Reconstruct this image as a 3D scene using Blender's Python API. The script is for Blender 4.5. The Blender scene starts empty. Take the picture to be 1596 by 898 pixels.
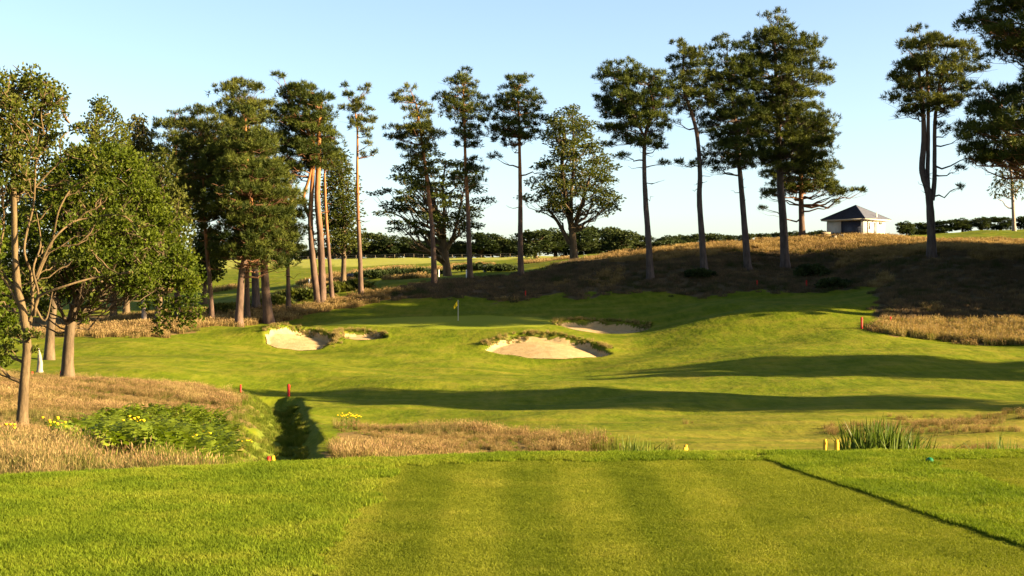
import bpy, math, random
import numpy as np
from mathutils import Vector

# ------------------------------------------------------------------ camera, sky, sun, exposure
S = bpy.context.scene
F, CX, CY, EYE = 2000.0, 798.0, 449.0, 1.7          # focal length in photo pixels, centre, eye height
cam_d = bpy.data.cameras.new('camera')
cam_d.sensor_width = 36.0
cam_d.lens = 36.0 * F / 1596.0
cam_d.clip_start, cam_d.clip_end = 0.1, 6000
cam = bpy.data.objects.new('camera', cam_d)
S.collection.objects.link(cam)
cam.location = (0, 0, EYE)
cam.rotation_euler = (math.radians(90), 0, 0)
S.camera = cam

SUN_EL, SUN_AZ = math.radians(16.8), math.radians(104)   # azimuth from +Y (view) towards +X (right)
w = bpy.data.worlds.new('World'); S.world = w; w.use_nodes = True
nt = w.node_tree
sky = nt.nodes.new('ShaderNodeTexSky'); sky.sky_type = 'NISHITA'; sky.sun_disc = False
sky.sun_elevation = SUN_EL; sky.sun_rotation = SUN_AZ
sky.air_density = 0.82; sky.dust_density = 1.4; sky.ozone_density = 0.9; sky.altitude = 60
bg = nt.nodes['Background']; bg.inputs['Strength'].default_value = 0.042
nt.links.new(sky.outputs[0], bg.inputs['Color'])
sd = bpy.data.lights.new('sun', 'SUN'); sd.energy = 5.0; sd.angle = math.radians(0.55); sd.color = (1.0, 0.77, 0.46)
so = bpy.data.objects.new('sun', sd); S.collection.objects.link(so)
to_sun = Vector((math.sin(SUN_AZ) * math.cos(SUN_EL), math.cos(SUN_AZ) * math.cos(SUN_EL), math.sin(SUN_EL)))
so.rotation_euler = to_sun.to_track_quat('Z', 'Y').to_euler()
so.location = (60, -40, 60)
S.view_settings.view_transform = 'Standard'; S.view_settings.look = 'None'
S.view_settings.gamma = 1.0; S.view_settings.use_curve_mapping = False
S.view_settings.exposure = 2.9
S.render.engine = 'CYCLES'
S.cycles.max_bounces = 6; S.cycles.diffuse_bounces = 2; S.cycles.glossy_bounces = 2
S.cycles.transmission_bounces = 4; S.cycles.transparent_max_bounces = 4

# ------------------------------------------------------------------ helpers
C = S.collection
def P(px, py, D):
    return np.array([(px - CX) / F * D, D, EYE + (CY - py) / F * D])

def mesh_np(name, V, faces, mats, midx=None, smooth=False, attrs=None):
    """faces: list of int arrays (n,3) / (n,4)"""
    me = bpy.data.meshes.new(name)
    V = np.asarray(V, dtype=np.float32)
    me.vertices.add(len(V)); me.vertices.foreach_set('co', V.ravel())
    loops, starts, totals, off = [], [], [], 0
    for f in faces:
        f = np.asarray(f, dtype=np.int32)
        if not len(f): continue
        k = f.shape[1]
        loops.append(f.ravel()); starts.append(off + np.arange(len(f)) * k)
        totals.append(np.full(len(f), k)); off += f.size
    L = np.concatenate(loops)
    me.loops.add(len(L)); me.loops.foreach_set('vertex_index', L)
    st = np.concatenate(starts).astype(np.int32)
    me.polygons.add(len(st)); me.polygons.foreach_set('loop_start', st)
    me.polygons.foreach_set('loop_total', np.concatenate(totals).astype(np.int32))
    if midx is not None: me.polygons.foreach_set('material_index', np.asarray(midx, dtype=np.int32))
    if smooth: me.polygons.foreach_set('use_smooth', np.ones(len(st), dtype=bool))
    for m in mats: me.materials.append(m)
    for k, a in (attrs or {}).items():
        a = np.asarray(a, dtype=np.float32)
        if a.ndim == 1:
            at = me.attributes.new(k, 'FLOAT', 'POINT'); at.data.foreach_set('value', a)
        else:
            at = me.attributes.new(k, 'FLOAT_COLOR', 'POINT'); at.data.foreach_set('color', a.ravel())
    me.update(calc_edges=True)
    return me

def link(name, data, parent=None, loc=None):
    o = bpy.data.objects.new(name, data); C.objects.link(o)
    if parent is not None: o.parent = parent
    if loc is not None: o.location = [float(v) for v in loc]
    return o
def tag(o, label=None, cat=None, group=None, kind=None):
    if label: o['label'] = label
    if cat: o['category'] = cat
    if group: o['group'] = group
    if kind: o['kind'] = kind
    return o
def thing(name, loc, label, cat, group=None, rz=0):
    o = link(name, None, None, loc); o.empty_display_size = 0.3
    o.rotation_euler[2] = rz
    return tag(o, label, cat, group)

class MB:
    """small mesh collector: boxes, tubes, quads"""
    def __init__(s): s.v, s.f3, s.f4, s.t, s.n = [], [], [], [], 0
    def add(s, v, f, t=None):
        v = np.asarray(v, float); f = np.asarray(f, int)
        (s.f3 if f.shape[1] == 3 else s.f4).append(f + s.n)
        s.v.append(v); s.t.append(np.zeros(len(v)) if t is None else np.asarray(t, float)); s.n += len(v); return s
    def box(s, c, d, rz=0):
        c = np.array(c, float); d = np.array(d, float) / 2
        v = np.array([[x, y, z] for x in (-1, 1) for y in (-1, 1) for z in (-1, 1)]) * d
        if rz:
            R = np.array([[math.cos(rz), -math.sin(rz), 0], [math.sin(rz), math.cos(rz), 0], [0, 0, 1]]); v = v @ R.T
        return s.add(v + c, [[0, 1, 3, 2], [4, 6, 7, 5], [0, 4, 5, 1], [2, 3, 7, 6], [0, 2, 6, 4], [1, 5, 7, 3]])
    def tube(s, pts, rad, n=8, t=None, cap=True, seed=None, rough=0.0):
        pts = np.asarray(pts, float); m = len(pts); rad = np.broadcast_to(np.asarray(rad, float), (m,))
        tg = np.gradient(pts, axis=0); tg /= np.linalg.norm(tg, axis=1)[:, None] + 1e-9
        ref = np.where(np.abs(tg[:, 2:3]) > 0.9, [[1., 0, 0]], [[0, 0, 1.]])
        a = np.cross(tg, ref); a /= np.linalg.norm(a, axis=1)[:, None] + 1e-9
        for i in range(1, m):
            if np.dot(a[i], a[i - 1]) < 0: a[i] = -a[i]
            q = a[i - 1] - tg[i] * np.dot(a[i - 1], tg[i]); q /= np.linalg.norm(q) + 1e-9; a[i] = q
        b = np.cross(tg, a)
        th = np.arange(n) * 2 * math.pi / n
        rr = rad[:, None] * np.ones((1, n))
        if rough:
            rg = np.random.default_rng(seed or 1); rr = rr * (1 + rough * (rg.random((m, n)) - .5))
        V = pts[:, None] + rr[..., None] * (np.cos(th)[None, :, None] * a[:, None] + np.sin(th)[None, :, None] * b[:, None])
        i, j = np.meshgrid(np.arange(m - 1), np.arange(n), indexing='ij'); j2 = (j + 1) % n
        f = np.stack([i * n + j, i * n + j2, (i + 1) * n + j2, (i + 1) * n + j], -1).reshape(-1, 4)
        tt = np.repeat(np.linspace(0, 1, m) if t is None else np.broadcast_to(np.asarray(t, float), (m,)), n)
        base = s.n
        s.add(V.reshape(-1, 3), f, tt)
        if cap:
            for ring in (0, m - 1):
                s.add(np.vstack([V[ring], pts[ring][None]]), [[k, (k + 1) % n, n] if ring else [(k + 1) % n, k, n] for k in range(n)], np.full(n + 1, tt[ring * n]))
        return s
    def build(s, name, mat, parent=None, smooth=False, loc=None):
        V = np.concatenate(s.v)
        if loc is not None: V = V - np.asarray(loc, float)
        fs = []
        if s.f4: fs.append(np.concatenate(s.f4))
        if s.f3: fs.append(np.concatenate(s.f3))
        return link(name, mesh_np(name, V, fs, [mat], smooth=smooth, attrs={'t': np.concatenate(s.t)}), parent)

def smoothstep(a, b, x):
    t = np.clip((x - a) / (b - a), 0, 1); return t * t * (3 - 2 * t)

_rn = np.random.default_rng(11)
_ph = [(_rn.normal(0, 1, 2), _rn.random() * 6.28) for _ in range(60)]
def wav(X, Y, scale, k0=0, n=10):
    r = 0
    for (d, p) in _ph[k0:k0 + n]:
        r = r + np.sin((X * d[0] + Y * d[1]) / scale * 2.2 + p)
    return r / math.sqrt(n / 2.0) / 1.4

# ------------------------------------------------------------------ materials
def new_mat(name):
    m = bpy.data.materials.new(name); m.use_nodes = True
    n = m.node_tree.nodes; l = m.node_tree.links
    return m, n, l, n['Principled BSDF'], n['Material Output']
def N(n, typ, **kw):
    nd = n.new(typ)
    for k, v in kw.items():
        if k in nd.inputs.keys(): nd.inputs[k].default_value = v
        else: setattr(nd, k, v)
    return nd
def noise(n, l, vec, scale, detail=4, rough=.55):
    t = N(n, 'ShaderNodeTexNoise', Scale=scale, Detail=detail, Roughness=rough)
    if vec is not None: l.new(vec, t.inputs['Vector'])
    return t.outputs['Fac']
ALB = .57            # the picture is exposed for sunlit turf; vegetation keeps real-world albedo
def ramp(n, l, fac, stops):
    stops = [(p, tuple(v * ALB for v in c)) for p, c in stops]
    r = n.new('ShaderNodeValToRGB'); e = r.color_ramp.elements
    while len(e) < len(stops): e.new(0.5)
    for x, (p, c) in zip(e, stops):
        x.position = p; x.color = (*c, 1) if len(c) == 3 else c
    if fac is not None: l.new(fac, r.inputs['Fac'])
    return r.outputs['Color']
def mixc(n, l, fac, a, b, mode='MIX'):
    m = n.new('ShaderNodeMix'); m.data_type = 'RGBA'; m.blend_type = mode
    for sock, v in ((m.inputs[0], fac), (m.inputs[6], a), (m.inputs[7], b)):
        if isinstance(v, (int, float)): sock.default_value = v
        elif isinstance(v, tuple): sock.default_value = (*(v if mode != 'MIX' else tuple(q * ALB for q in v)), 1)
        else: l.new(v, sock)
    return m.outputs[2]
def mapr(n, l, v, a, b, c=0., d=1.):
    m = n.new('ShaderNodeMapRange'); l.new(v, m.inputs[0])
    for i, x in enumerate((a, b, c, d)): m.inputs[i + 1].default_value = x
    return m.outputs[0]
def bump(n, l, h, strength, dist, normal=None):
    b = N(n, 'ShaderNodeBump', Strength=strength, Distance=dist); l.new(h, b.inputs['Height'])
    if normal is not None: l.new(normal, b.inputs['Normal'])
    return b.outputs['Normal']
def simple(name, col, rough=.6, spec=.3, var=0.0, scale=8, bumpd=0):
    m, n, l, b, o = new_mat(name)
    b.inputs['Roughness'].default_value = rough; b.inputs['Specular IOR Level'].default_value = spec
    b.inputs['Base Color'].default_value = (*col, 1)
    if var:
        tc = n.new('ShaderNodeTexCoord')
        f = noise(n, l, tc.outputs['Object'], scale, 5, .65)
        lo = tuple(c * (1 - var) / ALB for c in col); hi = tuple(min(1, c * (1 + var)) / ALB for c in col)
        l.new(ramp(n, l, f, [(.3, lo), (.7, hi)]), b.inputs['Base Color'])
        if bumpd: l.new(bump(n, l, f, .6, bumpd), b.inputs['Normal'])
    return m
def leafy(name, dark, light, trans, tfac=.35, rough=.6, rand=True):
    """leaves: diffuse + translucent, colour varied leaf clump by leaf clump (attribute c)"""
    m, n, l, b, o = new_mat(name)
    at = N(n, 'ShaderNodeAttribute', attribute_name='c')
    col = ramp(n, l, at.outputs['Fac'], [(0, dark), (1, light)])
    if rand:
        oi = n.new('ShaderNodeObjectInfo')
        hs = n.new('ShaderNodeHueSaturation'); l.new(col, hs.inputs['Color'])
        l.new(mapr(n, l, oi.outputs['Random'], 0, 1, .485, .512), hs.inputs['Hue'])
        l.new(mapr(n, l, oi.outputs['Random'], 0, 1, 1.12, .86), hs.inputs['Value']); col = hs.outputs['Color']
    b.inputs['Roughness'].default_value = rough; b.inputs['Specular IOR Level'].default_value = .06
    l.new(col, b.inputs['Base Color'])
    tr = n.new('ShaderNodeBsdfTranslucent'); l.new(mixc(n, l, 1.0, col, trans, 'MULTIPLY'), tr.inputs['Color'])
    mx = n.new('ShaderNodeMixShader'); mx.inputs[0].default_value = tfac
    l.new(b.outputs[0], mx.inputs[1]); l.new(tr.outputs[0], mx.inputs[2]); l.new(mx.outputs[0], o.inputs['Surface'])
    return m
def bark(name, low, high, t0=.3, t1=.65, scale=3., stretch=.25, bd=.04):
    m, n, l, b, o = new_mat(name)
    tc = n.new('ShaderNodeTexCoord'); mp = n.new('ShaderNodeMapping'); l.new(tc.outputs['Object'], mp.inputs[0])
    mp.inputs['Scale'].default_value = (1, 1, stretch)
    f = noise(n, l, mp.outputs[0], scale, 6, .7)
    at = N(n, 'ShaderNodeAttribute', attribute_name='t')
    lo = ramp(n, l, f, [(.32, tuple(c * .45 for c in low)), (.62, tuple(c * 1.25 for c in low))])
    hi = ramp(n, l, f, [(.3, tuple(c * .55 for c in high)), (.65, tuple(c * 1.2 for c in high))])
    l.new(mixc(n, l, mapr(n, l, at.outputs['Fac'], t0, t1), lo, hi), b.inputs['Base Color'])
    b.inputs['Roughness'].default_value = .85; b.inputs['Specular IOR Level'].default_value = .15
    l.new(bump(n, l, f, .9, bd), b.inputs['Normal'])
    return m

M = {}
M['pine_bark'] = bark('pine_bark', (.14, .088, .060), (.43, .18, .06), .30, .62)
M['pine_bark_dark'] = bark('pine_bark_dark', (.115, .085, .07), (.28, .14, .07), .5, .95)
M['oak_bark'] = bark('oak_bark', (.145, .10, .055), (.14, .10, .055), 0, 1)
M['ash_bark'] = bark('ash_bark', (.155, .105, .05), (.165, .112, .048), 0, 1, 6.)
M['birch_bark'] = bark('birch_bark', (.36, .28, .22), (.42, .28, .20), 0, 1, 5., 1.6, .02)
M['pine'] = leafy('pine_needles', (.026, .044, .009), (.150, .168, .028), (1.2, 1.2, .5), .18, .55)
M['oak'] = leafy('oak_leaves', (.036, .064, .006), (.125, .165, .016), (1.5, 1.6, .4), .34, .5)
M['ash'] = leafy('ash_leaves', (.070, .095, .014), (.20, .20, .035), (1.4, 1.5, .4), .34, .5)
M['beech'] = leafy('beech_leaves', (.036, .056, .012), (.125, .14, .028), (1.4, 1.5, .4), .30, .5)
M['birch'] = leafy('birch_leaves', (.070, .080, .020), (.130, .130, .035), (1.3, 1.4, .5), .34, .5)
M['far'] = leafy('far_leaves', (.028, .046, .016), (.080, .100, .032), (1.2, 1.3, .5), .22, .6)
M['bracken'] = leafy('bracken', (.080, .130, .009), (.19, .245, .020), (1.4, 1.5, .4), .35, .5)
M['reed'] = leafy('reed', (.05, .095, .012), (.17, .21, .035), (1.3, 1.4, .5), .30, .45)
M['red'] = simple('red_paint', (.36, .016, .006), .6, .2, .15, 20)
M['yellow'] = simple('yellow_paint', (.46, .25, .005), .6, .2, .12, 20)
M['white'] = simple('white_paint', (.62, .60, .56), .5, .4, .06, 10)
M['render_wall'] = simple('rendered_wall', (.50, .47, .41), .85, .15, .12, 1.2, .01)
M['trim'] = simple('trim', (.42, .38, .31), .6, .3, .1, 3)
M['dark_door'] = simple('dark_door', (.030, .034, .055), .5, .4, .15, 2)
M['dark_metal'] = simple('dark_metal', (.05, .05, .05), .5, .4)
M['grey_panel'] = simple('grey_panel', (.075, .075, .075), .6, .3, .15, 4)
M['glass'] = simple('window_glass', (.03, .033, .036), .2, .3)
M['slate'] = simple('roof_slate', (.020, .023, .040), .55, .3, .35, 2.5, .01)
M['flag'] = simple('flag_cloth', (.62, .42, .015), .8, .05)
M['wood'] = simple('weathered_wood', (.13, .10, .06), .8, .2, .25, 6)
M['teal'] = simple('teal_plastic', (.003, .085, .032), .6, .1)
M['petal'] = simple('yellow_petals', (.50, .32, .006), .7, .1, .2, 30)

# ------------------------------------------------------------------ terrain
ctrl = [  # photo x, photo y, distance
 # meadow left of the ditch and the slope below the tee
 (-250,790,16),(0,765,16),(200,742,18),(380,738,20),(0,700,30),(200,700,28),(330,700,30),(35,668,38),(300,655,45),(150,640,50),(-200,640,45),
 (250,614,62),(105,598,70),(380,632,65),(0,600,76),(330,613,72),(-250,600,72),
 # ditch line shoulders and valley floor
 (480,690,44),(520,655,62),(450,622,80),(375,618,79),(600,712,40),(620,700,44),(560,668,55),(720,690,48),(860,702,46),(560,716,34),
 (650,640,68),(900,640,66),(1100,640,65),(1100,690,50),(1100,712,41),(1300,690,50),(1300,712,42),(1500,690,48),(1596,700,42),(1700,640,62),
 (1590,650,60),(1590,600,82),(1100,592,88),(800,600,84),(600,596,88),(1350,592,86),(1850,590,82),
 (950,735,32),(1300,735,32),(1596,738,32),(700,740,32),
 # left fairway
 (60,583,80),(150,560,92),(250,575,88),(330,540,110),(150,540,105),(240,520,118),(100,520,118),(0,560,92),(-250,550,95),(400,580,92),(340,590,88),
 # foot of the green and bunker surrounds
 (700,570,104),(850,561,111.8),(755,545,114.5),(952,545,115.5),(850,521,119.4),(700,530,119),(640,545,114),(560,556,110),
 (465,551,114.6),(405,540,116),(412,516,121.5),(470,514,122.5),(530,524,120),(600,526,121),(560,517,123.5),
 (940,521,126.6),(865,506,129),(1015,513,129.5),(930,499,133.6),(1000,538,118),(1060,520,122),
 # putting green
 (640,507,126),(800,507,127),(714,499,132),(620,501,131),(560,506,128),(810,496,134),(520,503,131),
 # dark slope behind the green
 (800,470,146),(650,474,144),(950,470,144),(1080,482,132),(1100,463,144),(1240,456,142),(1350,455,139),(860,486,139),
 (1200,489,126),(1290,492,122),(1340,512,116),(1200,530,114),(1350,540,106),(1200,560,100),(1596,545,104),(1450,528,112),(1596,530,110),(1450,560,98),
 # pine hill
 (1014,432,150),(1098,419,152),(1165,419,154),(1223,421,156),(1380,500,120),(1500,470,125),(1596,470,124),(1400,440,135),(1500,420,137),(1452,398,143),
 (1596,400,142),(1350,398,155),(1596,378,165),(1000,400,166),(1100,386,168),(1250,374,178),(1345,368,175),(1460,374,178),(1596,360,205),(1800,350,200),(1800,420,140),(1750,470,122),
 (900,404,182),(860,425,160),(812,431,160),(733,439,158),(677,443,155),(600,452,152),(563,456,150),(500,472,146),(450,482,140),(418,503,133),(375,513,128),(330,505,128),(200,508,136),
 # land beyond
 (600,437,172),(700,432,180),(780,425,185),(480,455,170),(380,462,175),(340,478,160),(600,424,230),(440,432,230),(340,445,220),(150,470,200),(800,413,240),
 (600,406,330),(350,412,320),(850,404,330),(600,403,400),(820,401,400),(350,406,400),(0,420,400),(-400,430,380),
 (1000,392,260),(1150,382,260),(1350,372,260),(1596,362,260),(1300,390,400),(1800,370,400),
]
pts = np.array([P(*c) for c in ctrl])
extra = np.array([[0,0,-3],[-8,4,-2.4],[8,4,-3],[0,-30,-4],[-40,-20,-2],[40,-20,-3],[-60,30,-2.5],[60,30,-2.5],[-90,80,-3],[95,80,-1.5],[-90,140,-1],[110,125,6],
 [-160,300,4],[160,160,11],[170,300,15],[0,700,14],[-400,700,10],[400,700,16],[0,1400,8],[-900,1400,5],[900,1400,8],[0,3200,-20],[-2000,3000,-20],[2000,3000,-20],[-500,100,-3],[500,100,8],[-500,-300,-6],[500,-300,0],[0,-300,-5]], float)
pts = np.vstack([pts, extra])
_c = 5.0
def _phi(A, B): return np.sqrt((A[:, None, 0] - B[None, :, 0]) ** 2 + (A[:, None, 1] - B[None, :, 1]) ** 2 + _c * _c)
_A = -_phi(pts, pts); _n = len(pts)
_A += np.eye(_n) * 0.25                                   # a little smoothing
_Q = np.hstack([np.ones((_n, 1)), pts[:, :2] / 100])
_K = np.zeros((_n + 3, _n + 3)); _K[:_n, :_n] = _A; _K[:_n, _n:] = _Q; _K[_n:, :_n] = _Q.T
_w = np.linalg.solve(_K, np.concatenate([pts[:, 2], np.zeros(3)]))

te_x = np.array([-60, -9, -4.5, -2.4, 0, 5.2, 10, 60]); te_y = np.array([8.5, 9.6, 11.35, 12.15, 12.9, 13.1, 13.0, 10])
def tee_edge(X): return np.interp(X, te_x, te_y)
ditch = np.array([[(438 - CX) / F * 77.5, 77.5], [(440 - CX) / F * 72, 72], [(446 - CX) / F * 62, 62], [(450 - CX) / F * 53, 53], [(440 - CX) / F * 44, 44], [(432 - CX) / F * 34, 34], [-4.5, 24], [-2, 20]])
def ditch_dist(X, Y):
    best = np.full(X.shape, 1e9)
    for a, b in zip(ditch[:-1], ditch[1:]):
        d = b - a; t = np.clip(((X - a[0]) * d[0] + (Y - a[1]) * d[1]) / (d @ d), 0, 1)
        best = np.minimum(best, np.hypot(X - a[0] - t * d[0], Y - a[1] - t * d[1]))
    return best
# bunkers: centre x, y, half width, half depth, depth of cut, wobble phase
def bk(px, D, hw, hd, dep, ph): return ((px - CX) / F * D, D, hw, hd, dep, ph)
BUNK = [bk(853, 115.6, 5.7, 3.5, .95, .3), bk(467, 118.4, 3.35, 3.2, .95, 1.7), bk(562, 121.0, 2.4, 1.75, .75, 3.1), bk(940, 130.0, 4.9, 3.1, .9, 4.4)]
def bunk_e(b, X, Y):
    dx, dy = (X - b[0]) / b[2], (Y - b[1]) / b[3]
    th = np.arctan2(dy, dx)
    return np.hypot(dx, dy) * (1 + .05 * np.sin(2 * th + b[5]) + .035 * np.sin(5 * th + b[5] * 2) + .02 * np.sin(11 * th + b[5]))
def H(X, Y, carve=True, sink=0.):
    X = np.atleast_1d(np.asarray(X, float)); Y = np.atleast_1d(np.asarray(Y, float)); sh = X.shape
    x, y = X.ravel(), Y.ravel(); z = np.empty(len(x))
    for i in range(0, len(x), 20000):
        q = np.stack([x[i:i + 20000], y[i:i + 20000]], 1)
        z[i:i + 20000] = -_phi(q, pts) @ _w[:_n] + _w[_n] + q[:, 0] / 100 * _w[_n + 1] + q[:, 1] / 100 * _w[_n + 2]
    far = smoothstep(20, 40, y)
    z += far * (.16 * wav(x, y, 9) + .05 * wav(x, y, 3.2, 12)) * np.where((y > 120) & (y < 136) & (x > -20) & (x < 3), .25, 1)
    z += .55 * np.exp(-((x - 24) / 7.5) ** 2 - ((y - 125) / 3.2) ** 2)            # hump short of the right rough
    z += .55 * np.exp(-((x + 22.8) / 3.0) ** 2 - ((y - 121) / 3.5) ** 2)         # shoulder left of the left bunker
    if carve:
        dd = ditch_dist(x, y) + (.13 * np.sin(y * .62) + .08 * np.sin(y * 1.7 + x)) * smoothstep(.5, 1.2, ditch_dist(x, y))
        z -= .95 * (1 - smoothstep(.1, np.where(x > np.interp(y, ditch[::-1, 1], ditch[::-1, 0]), 1.35, 2.2), dd))
        for b in BUNK:
            e = bunk_e(b, x, y); dyn = np.clip((y - b[1]) / b[3], -1, 1)
            right = np.clip((x - b[0]) / b[2], 0, 1)
            z -= b[4] * (.16 + .52 * (dyn * .5 + .5) + .45 * right ** 2) * (1 - smoothstep(.86, 1.0, e))
            z -= sink * (1 - smoothstep(.88, .95, e))
            z += .20 * np.exp(-((e - 1.08) / .10) ** 2) * smoothstep(-.2, .6, dyn)       # raised lip at the back
    d = y - tee_edge(x)
    zt = -.6 * np.where(d < 0, 0, np.where(d < 1.2, d * d / 2.4, d - .6)) + .004 * wav(x, y, 2.5, 25)
    k = .25
    z = np.maximum(z, zt) + np.maximum(k - np.abs(z - zt), 0) ** 2 / (4 * k) * (d > 0)
    return z.reshape(sh)
def Hs(x, y): return float(H([x], [y])[0])

# zones painted on the turf are places on the ground; outlines follow the photograph
def proj(X, Y, Z):
    Ys = np.maximum(Y, 1.0); return CX + F * X / Ys, CY - F * (Z - EYE) / Ys
def in_poly(px, py, poly):
    poly = np.array(poly, float); inside = np.zeros(px.shape, bool); j = len(poly) - 1
    for i in range(len(poly)):
        xi, yi = poly[i]; xj, yj = poly[j]
        c = ((yi > py) != (yj > py)) & (px < (xj - xi) * (py - yi) / (yj - yi + 1e-12) + xi); inside ^= c; j = i
    return inside
def wpoly(lst): return [tuple(P(*c)[:2]) for c in lst]
Z_MEADOW = wpoly([(-700,740,15),(-700,590,78),(0,597,79),(95,600,77),(330,611,73),(395,628,69),(402,660,54),(402,690,43),(396,735,20),(200,742,15.2),(0,760,13.5)])
Z_MOUND = wpoly([(470,720,30),(505,682,42),(560,668,55),(640,662,57),(730,668,55),(830,684,51),(920,700,46),(960,715,38),(900,735,30),(700,740,28),(560,740,26)])
Z_HILL = wpoly([(330,508,129),(430,500,134),(520,488,140),(600,474,145),(720,469,147),(840,468,147),(1000,467,146.5),(1100,461,145.5),(1200,455,144),(1360,452,140),(1368,470,133),(1378,495,121),(1362,515,116),(1385,530,113),(1480,528,112.5),(1596,537,109),(1900,540,106),
  (1900,385,165),(1596,381,166),(1400,377,174),(1250,376,179),(1100,388,172),(900,405,181),(845,428,163),(760,440,160),(690,446,157),(600,456,153),(500,476,147),(420,492,140),(335,500,134)])
Z_UNDER = wpoly([(-100,525,112),(150,536,112),(250,522,116),(330,512,126),(430,502,134),(420,490,142),(300,490,150),(100,490,150),(-200,495,150)])
Z_GREEN = wpoly([(500,506,128.5),(560,509,126.5),(640,513,124.8),(760,517,123.2),(840,510,125.5),(868,500,131),(840,495,135),(760,494,136.5),(640,497,135.5),(540,500,133)])
Z_FIELD = wpoly([(100,430,290),(350,421,290),(600,414,280),(760,409,275),(880,402,290),(900,398,420),(350,400,420),(-300,410,420)])
def soft(poly, X, Y, wob=.8, k=30):
    return in_poly(X + wob * wav(X, Y, 2.2, k), Y + wob * 1.5 * wav(X, Y, 2.6, k + 8), poly).astype(float)

ys = np.concatenate([np.arange(-40, 2, 2.), np.arange(2, 10, .4), np.arange(10, 14.5, .12), np.arange(14.5, 95, .5), np.arange(95, 150, .27), np.arange(150, 240, .8)])
yy = [240.]
while yy[-1] < 3000: yy.append(yy[-1] * 1.035)
ys = np.concatenate([ys, yy])
ss = np.arange(-.44, .4401, .0025)
out = [.44]
while out[-1] < 3.2: out.append(out[-1] * 1.045 + .002)
ss = np.concatenate([-np.array(out[:0:-1]), ss, np.array(out[1:])])
GY, GS = np.meshgrid(ys, ss, indexing='ij'); GX = GS * np.maximum(GY, 13.0)
GZ = H(GX, GY, sink=.45)
nr, ncol = GX.shape
gi, gj = np.meshgrid(np.arange(nr - 1), np.arange(ncol - 1), indexing='ij')
gf = np.stack([gi * ncol + gj, gi * ncol + gj + 1, (gi + 1) * ncol + gj + 1, (gi + 1) * ncol + gj], -1).reshape(-1, 4)
x, y = GX.ravel(), GY.ravel()
z_me, z_mo, z_hi, z_un = soft(Z_MEADOW, x, y), soft(Z_MOUND, x, y, .6), soft(Z_HILL, x, y, .7), soft(Z_UNDER, x, y, .6)
dry = np.clip(z_me * .8 + z_mo * .85 + z_hi + z_un * .9, 0, 1) * (ditch_dist(x, y) > 1.3)
grn = in_poly(x, y, Z_GREEN).astype(float)
fld = soft(Z_FIELD, x, y, 1.0)
tee_m = ((x > -1.22) & (x < np.interp(y, [8.4, 12.5], [3.34, 2.5])) & (y < tee_edge(x) - .35)).astype(float)
soil = np.zeros(len(x))
for b in BUNK:
    e = bunk_e(b, x, y); soil = np.maximum(soil, ((e > .80) & (e < .985)).astype(float))
pyg = proj(x, y, GZ.ravel())[1]
heath_shade = z_hi * (x > -14) * (wav(x, y, 5, 37) < np.interp(pyg, [385, 400, 415, 500, 512], [-2.2, -.4, 1.2, 1.2, -2.2]))  # heathery zone laid over the shaded slope, painting its shade darker
zone1 = np.stack([dry, grn, fld, heath_shade], 1)
zone2 = np.stack([tee_m, soil, (ditch_dist(x, y) < 1.2).astype(float) * (y < 82), np.ones(len(x))], 1)

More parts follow.
